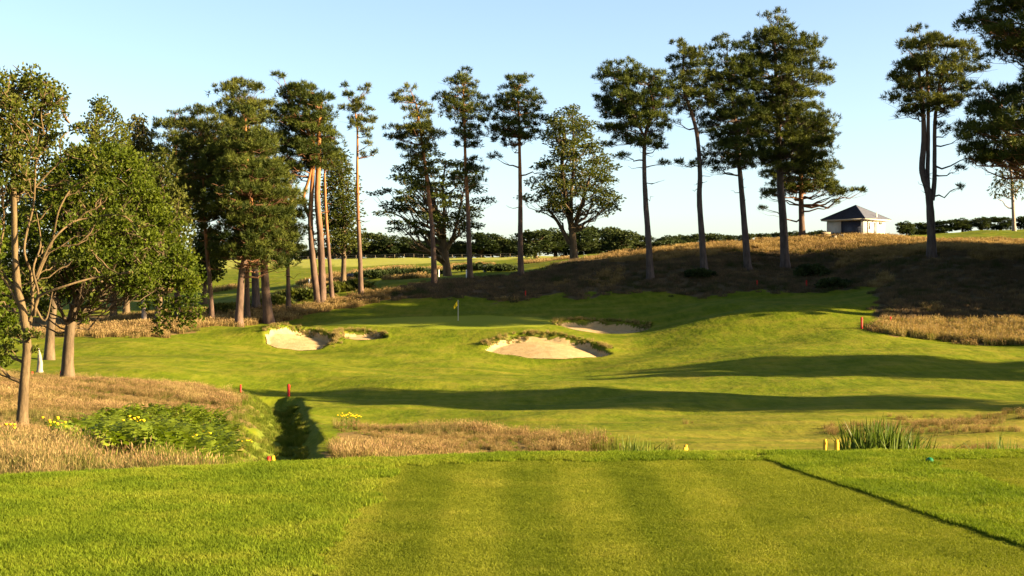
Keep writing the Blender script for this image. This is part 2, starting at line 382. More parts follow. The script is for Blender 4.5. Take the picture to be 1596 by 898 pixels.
def ground_mat():
    m, n, l, b, o = new_mat('turf')
    geo = n.new('ShaderNodeNewGeometry'); pos = geo.outputs['Position']
    z1 = N(n, 'ShaderNodeAttribute', attribute_name='zone1'); z2 = N(n, 'ShaderNodeAttribute', attribute_name='zone2')
    s1 = n.new('ShaderNodeSeparateColor'); l.new(z1.outputs['Color'], s1.inputs[0])
    s2 = n.new('ShaderNodeSeparateColor'); l.new(z2.outputs['Color'], s2.inputs[0])
    big = noise(n, l, pos, .07, 4); mid = noise(n, l, pos, .6, 5, .6); fine = noise(n, l, pos, 6., 5, .7); vfine = noise(n, l, pos, 40., 3, .7)
    # mown fairway turf: fresh green with yellowed and worn drifts
    mp = n.new('ShaderNodeMapping'); l.new(pos, mp.inputs[0]); mp.inputs['Scale'].default_value = (.16, .5, .5); mp.inputs['Rotation'].default_value = (0, 0, .12)
    drift = noise(n, l, mp.outputs[0], 1., 5, .6)
    def stretched(sx, sy, det=5, rot=.0):
        q = n.new('ShaderNodeMapping'); l.new(pos, q.inputs[0]); q.inputs['Scale'].default_value = (sx, sy, 1); q.inputs['Rotation'].default_value = (0, 0, rot)
        return noise(n, l, q.outputs[0], 1., det, .65)
    st1, st2, st3 = stretched(1.7, .50), stretched(.5, .16, 4, .15), stretched(6, 1.8, 4)
    turf = ramp(n, l, drift, [(.30, (.085, .130, .005)), (.50, (.140, .175, .008)), (.68, (.225, .205, .022))])
    turf = mixc(n, l, mapr(n, l, mid, .45, .62, 0, .6), turf, (.115, .150, .006))
    turf = mixc(n, l, mapr(n, l, st2, .50, .70, 0, .6), turf, (.235, .215, .026))
    turf = mixc(n, l, mapr(n, l, st2, .30, .48, .5, 0), turf, (.070, .105, .005))
    turf = mixc(n, l, mapr(n, l, st1, .50, .70, 0, .5), turf, (.235, .225, .024))
    turf = mixc(n, l, mapr(n, l, st1, .30, .48, .5, 0), turf, (.065, .095, .005))
    turf = mixc(n, l, mapr(n, l, st3, .50, .72, 0, .4), turf, (.23, .225, .022))
    grain = st1
    # drier turf low on the right
    sp = n.new('ShaderNodeSeparateXYZ'); l.new(pos, sp.inputs[0])
    a = n.new('ShaderNodeMath'); a.operation = 'MULTIPLY'; l.new(mapr(n, l, sp.outputs['X'], -4, 22), a.inputs[0]); l.new(mapr(n, l, sp.outputs['Y'], 72, 52), a.inputs[1])
    a2 = n.new('ShaderNodeMath'); a2.operation = 'MULTIPLY'; l.new(a.outputs[0], a2.inputs[0]); l.new(mapr(n, l, drift, .35, .62, .15, .9), a2.inputs[1])
    turf = mixc(n, l, a2.outputs[0], turf, (.33, .25, .045))
    # rough: bleached stems over brown thatch
    roughc = ramp(n, l, mid, [(.28, (.115, .105, .030)), (.46, (.215, .135, .060)), (.62, (.300, .190, .075)), (.8, (.135, .140, .030))])
    roughc = mixc(n, l, mapr(n, l, fine, .35, .7, 0, .6), roughc, (.10, .065, .030))
    green = mixc(n, l, mapr(n, l, big, .4, .6), (.235, .275, .020), (.27, .295, .030))
    field = mixc(n, l, mapr(n, l, drift, .4, .6), (.30, .32, .050), (.36, .34, .075))
    teec = mixc(n, l, mapr(n, l, fine, .35, .65), (.10, .125, .006), (.17, .18, .012))
    c = mixc(n, l, s1.outputs['Blue'], turf, field)
    c = mixc(n, l, s1.outputs['Green'], c, green)
    c = mixc(n, l, s1.outputs['Red'], c, roughc)
    c = mixc(n, l, z1.outputs['Alpha'], c, mixc(n, l, mapr(n, l, mid, .4, .6), (.08, .066, .03), (.14, .10, .055)))  # heathery brown with hillside shade put into the colour
    c = mixc(n, l, s2.outputs['Red'], c, teec)
    c = mixc(n, l, s2.outputs['Blue'], c, mixc(n, l, mapr(n, l, fine, .4, .6), (.10, .14, .014), (.19, .21, .03)))
    c = mixc(n, l, s2.outputs['Green'], c, mixc(n, l, mapr(n, l, mid, .4, .6), (.10, .13, .012), (.16, .15, .035)))
    l.new(c, b.inputs['Base Color'])
    b.inputs['Roughness'].default_value = .9; b.inputs['Specular IOR Level'].default_value = .02
    b.inputs['Sheen Weight'].default_value = .0
    amt = n.new('ShaderNodeMath'); amt.operation = 'SUBTRACT'; amt.inputs[0].default_value = 1; l.new(s1.outputs['Green'], amt.inputs[1])
    bn = N(n, 'ShaderNodeBump', Distance=.07); l.new(grain, bn.inputs['Height']); l.new(mapr(n, l, amt.outputs[0], 0, 1, .12, .55), bn.inputs['Strength'])
    b2 = N(n, 'ShaderNodeBump', Distance=.30); l.new(mid, b2.inputs['Height']); l.new(bn.outputs[0], b2.inputs['Normal']); l.new(mapr(n, l, amt.outputs[0], 0, 1, .08, .5), b2.inputs['Strength'])
    l.new(b2.outputs[0], b.inputs['Normal'])
    return m
M['turf'] = ground_mat()
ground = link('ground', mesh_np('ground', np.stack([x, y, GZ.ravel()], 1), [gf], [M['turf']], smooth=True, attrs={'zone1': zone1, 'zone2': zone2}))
tag(ground, 'rolling mown golf course turf with rough hillside and far fields', None, None, 'structure')

def sand_mat():
    m, n, l, b, o = new_mat('sand')
    geo = n.new('ShaderNodeNewGeometry'); pos = geo.outputs['Position']
    f = noise(n, l, pos, 1.2, 6, .65); g = noise(n, l, pos, 9, 4, .6)
    c = ramp(n, l, f, [(.3, (.40, .275, .12)), (.5, (.47, .335, .16)), (.75, (.53, .395, .21))])
    c = mixc(n, l, mapr(n, l, g, .55, .75, 0, .4), c, (.32, .22, .12))
    l.new(c, b.inputs['Base Color']); b.inputs['Roughness'].default_value = .95; b.inputs['Specular IOR Level'].default_value = .05
    l.new(bump(n, l, g, .5, .06, bump(n, l, f, .5, .12)), b.inputs['Normal'])
    return m
M['sand'] = sand_mat()
bl = ['large oval sand bunker in front of the green, its right edge in shade', 'sand bunker left of the green below a tuft of blond grass', 'small sand bunker right beside the left bunker, with a dark right end', 'sand bunker behind the large one, half in shade under a grassy bank']
for b, lab in zip(BUNK, bl):
    xs = np.linspace(b[0] - b[2] * 1.1, b[0] + b[2] * 1.1, 90); yv = np.linspace(b[1] - b[3] * 1.1, b[1] + b[3] * 1.1, 70)
    X, Y = np.meshgrid(xs, yv, indexing='ij'); E = bunk_e(b, X, Y) + .02 * wav(X, Y, .8, 40)
    Zs = H(X, Y) + .02
    ok = E < .965
    i, j = np.meshgrid(np.arange(89), np.arange(69), indexing='ij')
    keep = (ok[:-1, :-1] & ok[1:, :-1] & ok[1:, 1:] & ok[:-1, 1:]).ravel()
    f = np.stack([i * 70 + j, (i + 1) * 70 + j, (i + 1) * 70 + j + 1, i * 70 + j + 1], -1).reshape(-1, 4)[keep]
    used = np.unique(f); rem = np.full(90 * 70, -1); rem[used] = np.arange(len(used))
    V = np.stack([X.ravel(), Y.ravel(), Zs.ravel()], 1)[used]
    tag(link('bunker_sand', mesh_np('bunker_sand', V, [rem[f]], [M['sand']], smooth=True)), lab, 'bunker', 'sand bunkers round the green', 'structure')

# ------------------------------------------------------------------ trees
def leaves_tris(rng, p, d, L, W, per=3, spread=.6):
    """needle sprays: narrow triangles from p along d"""
    n = len(p); p = np.repeat(p, per, 0); d = np.repeat(d, per, 0) + rng.normal(0, spread, (n * per, 3))
    d /= np.linalg.norm(d, axis=1)[:, None] + 1e-9
    sd_ = np.cross(d, rng.normal(0, 1, d.shape)); sd_ /= np.linalg.norm(sd_, axis=1)[:, None] + 1e-9
    l_ = L * rng.uniform(.6, 1.3, (len(p), 1)); w_ = W * rng.uniform(.7, 1.3, (len(p), 1))
    V = np.stack([p - d * l_ * .25, p + d * l_ * .25 + sd_ * w_ * .5, p + d * l_, p + d * l_ * .25 - sd_ * w_ * .5], 1).reshape(-1, 3)
    return V, np.arange(len(V)).reshape(-1, 4)
def spray_tris(rng, p, d, L, W, per):
    n = len(p); p = np.repeat(p, per, 0); d = np.repeat(d, per, 0) + rng.normal(0, .25, (n * per, 3))
    d /= np.linalg.norm(d, axis=1)[:, None] + 1e-9
    sd_ = np.cross(d, rng.normal(0, 1, d.shape)); sd_ /= np.linalg.norm(sd_, axis=1)[:, None] + 1e-9
    l_ = L * rng.uniform(.55, 1.25, (len(p), 1)); w_ = W * rng.uniform(.7, 1.3, (len(p), 1)) / 2
    V = np.stack([p - sd_ * w_, p + sd_ * w_, p + d * l_], 1).reshape(-1, 3)
    return V, np.arange(len(V)).reshape(-1, 3)
def pad_points(rng, c, r, n, low=-.45, edge=.5):
    v = rng.normal(0, 1, (n, 3)); v /= np.linalg.norm(v, axis=1)[:, None]
    v[:, 2] = np.where(v[:, 2] < low, -v[:, 2], v[:, 2])
    rad = rng.random((n, 1)) ** edge
    return c + v * rad * r, v
def limb(rng, a, b, sag=.12, n=6, jit=.05):
    a, b = np.asarray(a, float), np.asarray(b, float); t = np.linspace(0, 1, n)[:, None]
    L = np.linalg.norm(b - a); q = a + (b - a) * t
    q[:, 2] += -sag * L * np.sin(t[:, 0] * math.pi)
    q[1:-1] += rng.normal(0, jit * L, (n - 2, 3)); return q
def catmull(p, k=4):
    p = np.asarray(p, float)
    if len(p) < 3: return np.array([p[0] + (p[-1] - p[0]) * t for t in np.linspace(0, 1, k + 1)])
    q = np.vstack([2 * p[0] - p[1], p, 2 * p[-1] - p[-2]]); out_ = []
    for i in range(1, len(q) - 2):
        for t in np.arange(k) / k:
            out_.append(.5 * (2 * q[i] + (q[i + 1] - q[i - 1]) * t + (2 * q[i - 1] - 5 * q[i] + 4 * q[i + 1] - q[i + 2]) * t ** 2 + (3 * q[i] - q[i - 1] - 3 * q[i + 1] + q[i + 2]) * t ** 3))
    out_.append(p[-1]); return np.array(out_)

def tree(name, label, group, D, stems, env, seed, kind='pine', r0=.33, pads=34, padr=(1.5, .62), n=85, barkm='pine_bark', bare=6, extra_pads=(), L=None, W=None, depth=1.0, cat='tree', leafm=None, sub=1.0, dens=1.55, tier=.84):
    """stems: list of photo polylines (first one starts at the ground); env: rows (py, left, right) of the crown's outline.
    The crown is a solid of revolution-like volume round its own axis, filled with foliage pads on limbs."""
    rng = np.random.default_rng(seed)
    k = D / F
    bx, by = stems[0][0]; X0 = (bx - CX) * k; Y0 = D; Z0 = Hs(X0, Y0)
    def W3(px, py, dy=0.): return np.array([(px - CX) * k, D + dy, EYE + (CY - py) * k])
    root = thing(name, (X0, Y0, Z0), label, cat, group); org = np.array([X0, Y0, Z0])
    tb = MB(); paths = []
    ztop = max(W3(*s[-1])[2] for s in stems)
    for si, s in enumerate(stems):
        q = []
        for pi, (px, py) in enumerate(s):
            q.append(W3(px, py, 0 if si == 0 else rng.normal(0, .25) * (pi > 0)))
        q = np.array(q)
        if si == 0: q[0, 2] = Z0 - .35
        q = catmull(q, 5); h = (q[:, 2] - Z0) / max(ztop - Z0, 1)
        rr = r0 * np.clip(1 - .72 * h, .12, 1)
        if si > 0:
            s0 = min(p_[1][int(np.argmin(np.linalg.norm(p_[0] - q[0], axis=1)))] for p_ in paths[:1])
            rr = s0 * (.72 if kind != 'leaf' else .38) * np.linspace(1, .32 if kind != 'pine' else .5, len(q))
        if si == 0:
            rr = rr * (1 + .45 * np.exp(-np.clip(q[:, 2] - Z0, 0, 99) / .5))
        tb.tube(q, rr, 10, np.clip(h, 0, 1), seed=seed + si, rough=.12); paths.append((q, rr))
    # crown pads
    pc = []
    if env:
        if seed <= 6: env = [(e[0], (e[1] + e[2]) / 2 - (e[2] - e[1]) * .56, (e[1] + e[2]) / 2 + (e[2] - e[1]) * .56) for e in env]
        py_ = np.array([e[0] for e in env], float); le = np.array([e[1] for e in env], float); ri = np.array([e[2] for e in env], float)
        wd = np.interp(np.linspace(py_[0], py_[-1], 60), py_, ri - le); cdf = np.cumsum(wd); cdf /= cdf[-1]
        if kind == 'pine':
            yq, ti = py_[0], 0
            while yq < py_[-1]:
                lq, rq = np.interp(yq, py_, le), np.interp(yq, py_, ri); R = (rq - lq) / 2 * k * rng.uniform(.80, 1.08); pr0 = min(padr[0], R * .75 + .25)
                nt_ = max(2, int(round(2 * math.pi * max(R - pr0 * .6, .2) / (1.75 * pr0) * dens))); a0 = rng.random() * 6.28
                spots = [(a0 + 6.283 * (j_ + rng.normal(0, .22)) / nt_, rng.uniform(.66, 1.12)) for j_ in range(nt_)]
                if R > pr0 * 1.5: spots += [(rng.random() * 6.28, rng.uniform(.0, .45)) for _ in range(max(1, nt_ // 4))]
                for ang, fr in spots:
                    pr = pr0 * rng.uniform(.6, 1.15); rad = max(R - pr * .38, 0) * fr
                    c = W3((lq + rq) / 2, yq + rng.normal(0, .35) / k); c[0] += math.cos(ang) * rad; c[1] += math.sin(ang) * rad; c[2] -= .3 * pr
                    pc.append((c, np.array([pr, pr, pr * padr[1] * .66])))
                yq += rng.uniform(.85, 1.25) * 1.45 / k * tier; ti += 1
        for i in range(0 if kind == 'pine' else pads):
            u = (i + rng.random()) / pads
            yq = np.interp(u, cdf, np.linspace(py_[0], py_[-1], 60)); lq, rq = np.interp(yq, py_, le), np.interp(yq, py_, ri)
            R = (rq - lq) / 2 * k; pr = min(padr[0] * rng.uniform(.65, 1.2), R * .8 + .3)
            ang = i * 2.39996 + rng.normal(0, .4); rad = max(R - pr * .55, 0) * (rng.uniform(.05, 1) ** .5)
            c = W3((lq + rq) / 2, yq); c[0] += math.cos(ang) * rad; c[1] += math.sin(ang) * rad * depth; c[2] -= padr[1] * pr * .4
            pc.append((c, np.array([pr, pr, pr * padr[1]])))
    for (px, py, rx, ry, dy) in extra_pads:
        pc.append((W3(px, py, dy), np.array([rx * k, rx * k, ry * k])))
    # limbs to pads
    for c, r in pc:
        q, rr = paths[rng.integers(len(paths))] if len(paths) > 1 else paths[0]
        if len(paths) > 1:
            q, rr = min(paths, key=lambda pp: np.min(np.linalg.norm(pp[0] - c, axis=1)))
        hd = np.linalg.norm(q[:, :2] - c[:2], axis=1)
        tz = c[2] - (.28 if kind == 'pine' else .75) * hd
        idx = int(np.argmin(np.abs(q[:, 2] - tz) + .15 * hd))
        lp = limb(rng, q[idx], c, .06, 6, .045)
        r_a = min(rr[idx] * .55, .05 + .018 * np.linalg.norm(q[idx] - c))
        tb.tube(lp, np.linspace(r_a, .018, 6), 5, np.full(6, .42 if kind == 'pine' else .6), cap=False)
        for _ in range(3):
            a = lp[rng.integers(2, 6)]
            tb.tube(limb(rng, a, c + rng.normal(0, .55, 3) * r, .05, 4, .06), np.linspace(.03, .01, 4), 3, np.full(4, .4), cap=False)
    for _ in range(bare):                                     # dead snags on the clean bole
        q, rr = paths[0]; i = rng.integers(int(len(q) * .35), int(len(q) * .62)); a = q[i]; an = rng.random() * 6.28; ll = rng.uniform(.6, 2.4)
        tb.tube(limb(rng, a, a + np.array([math.cos(an) * ll, math.sin(an) * ll, rng.uniform(-.3, .5)]), .1, 5, .06), np.linspace(.05, .012, 5), 4, np.full(5, .45), cap=False)
    tb.build('trunk', M[barkm], root, True, org)
    Vs, Fs, cs, off = [], [], [], 0
    for c, r in pc:
        if kind == 'pine':                                    # needle brushes: small pom-poms over the upper side of each bough
            nb = max(5, int(5.6 * r[0] * r[0] * (L or 1)) + 3); bp, bv = pad_points(rng, c, r, nb, -.25, .4)
            q_ = 20; m_ = nb * q_; v = rng.normal(0, 1, (m_, 3)); v /= np.linalg.norm(v, axis=1)[:, None]
            d = v + np.array([0, 0, .5]) + .4 * np.repeat(bv, q_, 0); p = np.repeat(bp, q_, 0) + v * .12
            V, f = spray_tris(rng, p, d, .46, W or .068, 2)
            tone = np.clip(np.repeat(rng.normal(.5, .2) + rng.normal(0, .18, nb), q_) + rng.normal(0, .12, m_), 0, 1)
            Vs.append(V); Fs.append(f + off); off += len(V); cs.append(np.repeat(tone, 6)); continue
        m_ = max(12, int(n * (r[0] / padr[0]) ** 1.6 * sub))
        p, v = pad_points(rng, c, r, m_, -.45 if kind == 'pine' else -.9, .55)
        if kind == 'droop':
            d = v * np.array([1, 1, .3]) + np.array([0, 0, -.8]); V, f = leaves_tris(rng, p, d, L or .5, W or .16, 3, .45); per = 3
        elif kind == 'layer':
            d = v * np.array([1.2, 1.2, .1]) + np.array([0, 0, -.12]); V, f = leaves_tris(rng, p, d, L or .42, W or .2, 3, .38); per = 3
        else:
            d = v + np.array([0, 0, .15]); V, f = leaves_tris(rng, p, d, L or .26, W or .17, 3, .8); per = 3
        tone = np.clip(rng.normal(.5, .16) + rng.normal(0, .16, m_), 0, 1)
        Vs.append(V); Fs.append(f + off); off += len(V); cs.append(np.repeat(tone, per * 4))
    V = np.concatenate(Vs) - org
    lm = leafm or {'pine': 'pine', 'leaf': 'oak', 'droop': 'birch', 'layer': 'beech'}[kind]
    link('crown', mesh_np('crown', V, [np.concatenate(Fs)], [M[lm]], attrs={'c': np.concatenate(cs)}), root)
    return root

GP1, GP2 = 'tall pines left of and behind the green', 'pines on the hillside right of the green'
pine = 'scots_pine'
tree(pine, 'broad dense pine with a kinked orange trunk just beyond the left bunker', GP1, 128, [[(372,513),(374,470),(377,425),(385,388),(392,340),(385,250),(382,185)]],
     [(168,374,388),(200,352,408),(240,338,425),(280,330,440),(320,332,458),(360,338,452),(400,350,440)], 1, dens=2.0, tier=.75, padr=(1.7,.7), r0=.40)
tree(pine, 'pine with the thickest straight pinkish trunk, nearest behind the left bunker', GP1, 133, [[(420,503),(414,450),(411,400),(408,350),(405,260)]],
     [(240,392,430),(290,372,462),(340,366,470),(390,376,455)], 2, dens=1.9, tier=.75, padr=(1.7,.7), r0=.52)
tree(pine, 'pale slim pine standing close beside the kinked orange trunk', GP1, 136, [[(386,502),(385,450),(386,400),(388,300)]], [(230,370,405),(290,360,420),(340,365,415)], 3, pads=14, r0=.30)
tree(pine, 'pine with a thin orange trunk showing right of the broad oak', GP1, 131, [[(331,495),(327,440),(322,385),(318,330),(316,240)]],
     [(168,298,332),(190,280,358),(230,276,372),(300,285,362),(365,298,352)], 4, pads=36, padr=(1.6,.66), r0=.27)
tree(pine, 'dark pine with a red brown trunk directly behind the oak', GP1, 140, [[(276,500),(276,430),(277,370),(276,300),(274,230)]],
     [(178,262,290),(195,248,330),(230,240,340),(270,238,345),(310,246,330),(345,255,320)], 5, pads=40, padr=(1.8,.66), r0=.36, barkm='pine_bark')
tree(pine, 'tallest pine of the left clump, its rounded top rising above the others', GP1, 142, [[(400,488),(398,440),(396,380),(393,280),(385,170)]],
     [(118,352,376),(132,344,408),(160,342,422),(200,346,420),(245,362,422)], 6, pads=36, padr=(1.8,.7), r0=.44, barkm='pine_bark_dark')
tree(pine, 'flat-topped pine on several orange forked stems', GP1, 145, [[(497,474),(489,420),(485,370),(484,330),(487,280),(489,220),(480,170)],[(485,345),(474,318),(475,300),(484,270),(487,220),(460,180)],[(503,474),(501,420),(499,360),(495,310),(496,260),(497,200),(500,150)]],
     [(124,428,446),(130,432,500),(150,426,514),(180,422,527),(210,420,528),(238,428,520),(262,440,508)], 7, padr=(1.7,.72), r0=.42, dens=1.9, tier=.72, extra_pads=[(440,250,14,8,0),(455,275,12,7,1)])
tree(pine, 'slender orange-stemmed pine right against the forked pine', GP1, 147, [[(518,466),(513,400),(508,330),(506,270),(506,225)]], [(195,494,528),(225,490,535),(262,496,532)], 8, pads=16, r0=.27)
tree(pine, 'slim pine with a half orange trunk under the edge of the clump', GP1, 140, [[(450,482),(449,430),(447,380),(444,300)]], [(280,432,460),(320,424,470),(360,424,470),(392,432,462)], 9, pads=26, r0=.27)
tree(pine, 'thin lone pine with a tiny V-shaped tuft on a bare orange pole', GP1, 150, [[(563,456),(561,400),(558,330),(557,260),(557,205),(552,165)]],
     [(150,538,566),(170,538,580),(188,536,588),(204,548,576)], 10, pads=20, padr=(1.3,.62), r0=.30, extra_pads=[(536,136,7,6,0),(540,148,8,6,0),(567,142,9,5,0),(574,137,5,4,0),(560,155,9,6,1),(575,228,9,6,-1),(585,240,6,5,0),(566,243,6,4,0),(571,213,7,4,0)])
tree(pine, 'leaning pine with ragged tiers left of the yellow flag', GP1, 155, [[(677,443),(675,380),(670,320),(664,270),(657,215),(648,160)]],
     [(142,618,648),(160,615,668),(180,622,688),(200,612,690),(222,616,688),(245,632,680),(275,645,680),(295,655,688)], 11, pads=40, padr=(1.6,.55), r0=.36, extra_pads=[(614,152,12,5,0),(612,200,14,5,0),(625,215,12,5,1),(620,160,10,5,-1)])
tree(pine, 'tall straight pine directly behind the yellow flag', GP1, 158, [[(733,439),(731,380),(729,320),(726,270),(724,200),(722,140)]],
     [(113,708,736),(130,694,748),(150,684,757),(172,690,763),(195,700,758),(220,708,745),(250,712,750),(275,706,762),(292,716,752)], 12, pads=44, padr=(1.6,.6), r0=.36)
tree(pine, 'pine with a long clean pale trunk right of the flag', GP1, 160, [[(812,431),(811,370),(811,310),(810,250),(809,190),(806,140)]],
     [(118,782,826),(135,780,838),(155,768,842),(180,760,846),(205,766,840),(228,774,832)], 13, pads=42, padr=(1.6,.62), r0=.38, extra_pads=[(770,245,14,6,0),(850,262,10,4,0)])
tree(pine, 'flat-crowned dark pine, first of the four on the hillside', GP2, 150, [[(1014,433),(1011,380),(1006,310),(1004,250),(1007,205),(1018,170),(1010,130)],[(1006,215),(985,180),(965,150),(955,115)]],
     [(94,940,990),(104,930,1030),(120,926,1042),(140,930,1050),(160,930,1052),(185,940,1045),(215,952,1040)], 14, pads=54, padr=(1.7,.6), r0=.42, barkm='pine_bark_dark', extra_pads=[(950,225,15,5,1),(970,245,16,5,-1),(1030,230,15,5,0),(960,205,14,5,0),(1035,255,12,4,0)], bare=14)
tree(pine, 'crooked dark pine, second on the hillside, one bough jutting low to the left', GP2, 152, [[(1098,419),(1094,370),(1090,310),(1091,270),(1087,215),(1079,180),(1066,140),(1065,90)]],
     [(68,1050,1088),(88,1044,1105),(112,1040,1112),(140,1036,1116),(168,1046,1112)], 15, pads=40, padr=(1.7,.66), r0=.42, barkm='pine_bark_dark', extra_pads=[(1056,255,14,5,0),(1075,258,14,5,-1),(1100,250,14,7,1),(1045,190,14,6,0)], bare=10)
tree(pine, 'dark pine leaning left, third on the hillside', GP2, 154, [[(1166,419),(1161,360),(1156,300),(1152,255),(1146,190),(1135,110)]],
     [(56,1112,1142),(76,1104,1172),(120,1096,1180),(160,1092,1188),(200,1092,1200),(235,1090,1205),(266,1110,1180)], 16, pads=60, padr=(1.8,.66), r0=.44, barkm='pine_bark_dark')
tree(pine, 'biggest tallest pine, fourth on the hillside with a massive crown', GP2, 157, [[(1224,422),(1221,350),(1217,300),(1215,250),(1213,180),(1208,90),(1206,50)]],
     [(28,1186,1226),(46,1168,1250),(72,1156,1282),(100,1152,1286),(140,1150,1286),(172,1160,1288),(200,1165,1296),(230,1166,1290),(258,1186,1284)], 17, pads=86, padr=(1.9,.66), r0=.56, barkm='pine_bark_dark')
tree(pine, 'pine on the ridge with a low bough reaching over the shed roof', GP2, 178, [[(1251,374),(1249,330),(1248,280),(1247,220),(1250,190)]],
     [(180,1232,1282),(200,1222,1310),(232,1218,1298),(262,1190,1306),(288,1184,1316),(305,1200,1310)], 18, pads=46, padr=(1.9,.55), r0=.46, extra_pads=[(1330,300,16,6,-1),(1342,298,9,4,-1),(1312,300,14,7,0),(1190,325,10,5,0),(1200,305,12,6,1),(1300,318,9,5,-1)])
tree(pine, 'dark pine on three upright stems right of the shed', GP2, 143, [[(1452,399),(1451,350),(1448,305),(1444,290),(1437,262),(1440,220),(1438,165),(1432,110)],[(1450,310),(1447,285),(1447,230),(1446,160),(1445,95)],[(1453,312),(1457,285),(1456,250),(1458,190),(1463,145),(1468,100)]],
     [(45,1416,1440),(56,1406,1488),(76,1394,1515),(100,1384,1525),(125,1384,1520),(152,1396,1510),(178,1404,1490)], 19, pads=62, padr=(1.7,.64), r0=.50, barkm='pine_bark_dark', extra_pads=[(1500,215,16,8,0),(1520,240,14,8,0),(1485,205,14,6,1),(1495,265,12,6,0),(1470,195,12,5,0),(1500,292,8,4,0)], bare=10)
tree(pine, 'big pine at the right edge, its dense boughs hanging into view', GP2, 118, [[(1668,470),(1662,380),(1655,280),(1648,180),(1640,60),(1638,-30)]],
     [(-70,1600,1690),(-30,1540,1730),(0,1520,1745),(35,1520,1750),(70,1545,1750),(105,1580,1730),(140,1540,1730),(175,1510,1720),(215,1505,1720),(250,1520,1700)], 20, pads=96, padr=(1.9,.6), r0=.6, extra_pads=[(1535,15,28,14,0),(1530,30,22,12,2),(1560,75,26,12,0),(1510,140,26,11,-1),(1535,180,26,11,0),(1525,215,24,11,1),(1540,245,26,10,0),(1505,240,16,9,0),(1585,230,30,13,0)])
GB = 'broadleaved trees behind the pines'
tree('birch_tree', 'pale sparse birch on the skyline at the far right', GB, 205, [[(1581,351),(1578,300),(1574,250),(1570,190)]], [(185,1556,1590),(220,1540,1608),(260,1534,1612),(300,1545,1600)], 21, kind='droop', pads=34, padr=(1.4,.9), n=42, r0=.30, barkm='birch_bark', bare=2)
tree('beech_tree', 'lacy spreading beech with a forked trunk between the leaning pine and the flag pine', GB, 190, [[(698,420),(694,395),(690,370),(682,340),(672,300),(665,270)],[(694,392),(706,370),(714,340),(722,300)],[(691,372),(693,335),(690,290),(695,250)]],
     [(238,640,700),(262,600,760),(290,578,768),(318,572,772),(342,580,766),(362,600,740)], 22, kind='layer', pads=84, padr=(1.9,.28), n=110, r0=.60, barkm='oak_bark', bare=0, L=.36, W=.16)
tree('beech_tree', 'tall open beech with a pale forked trunk right of the clean-trunked pine', GB, 185, [[(895,404),(893,375),(890,350),(882,310),(876,260),(880,200)],[(893,362),(902,335),(912,300),(925,255)],[(891,352),(890,310),(894,250),(893,190)],[(888,380),(872,350),(855,325)]],
     [(166,870,906),(188,842,930),(215,836,945),(245,832,962),(275,824,976),(305,806,982),(332,830,960)], 23, kind='layer', pads=96, padr=(1.8,.40), n=125, r0=.58, barkm='oak_bark', bare=0, L=.34, W=.15)
tree('beech_tree', 'dark rounded tree hidden behind the slender orange-stemmed pine', GB, 182, [[(535,442),(536,400),(535,340),(534,280)]], [(236,512,546),(268,502,556),(305,492,562),(345,484,572),(385,488,570)], 24, kind='layer', pads=70, padr=(2.1,.5), n=95, r0=.4, barkm='oak_bark', bare=0, L=.36, W=.18)
tree('birch_tree', 'drooping olive birch between the oak and the dark pine', GB, 132, [[(226,508),(222,440),(218,350),(215,230)]], [(180,204,228),(205,196,238),(250,192,246),(310,196,252),(360,205,250)], 25, kind='droop', pads=52, padr=(1.3,1.0), n=52, r0=.24, barkm='birch_bark', bare=0)
GW = 'broadleaved trees at the left'
tree('oak_tree', 'broad leafy oak with a stout trunk and low skirt of leaves', GW, 70, [[(105,598),(106,560),(108,525),(112,495),(125,450),(140,390),(150,320),(155,260)],[(109,515),(98,470),(80,420),(60,370)],[(112,500),(160,455),(215,420),(255,400)],[(110,510),(140,470),(190,440),(250,455)]],
     [(232,112,222),(248,80,246),(275,45,258),(310,20,268),(350,8,288),(385,8,305),(415,20,318),(440,80,320)], 26, kind='leaf', pads=185, padr=(.92,.75), n=135, r0=.32, barkm='oak_bark', bare=0, L=.155, W=.115,
     extra_pads=[(240,470,26,18,0),(275,480,26,18,0),(300,465,24,18,0),(255,500,20,14,0),(290,500,20,12,0),(245,515,12,10,0),(310,490,14,12,0),(150,470,14,14,-1),(140,495,10,10,-1),(205,455,24,16,1),(225,440,26,18,-1),(285,440,30,20,0),(20,440,24,18,-1),(42,465,22,15,-.5),(72,478,17,11,-.5),(8,400,24,18,0),(-5,470,18,14,0),(60,440,24,16,1),(95,462,18,12,1)])
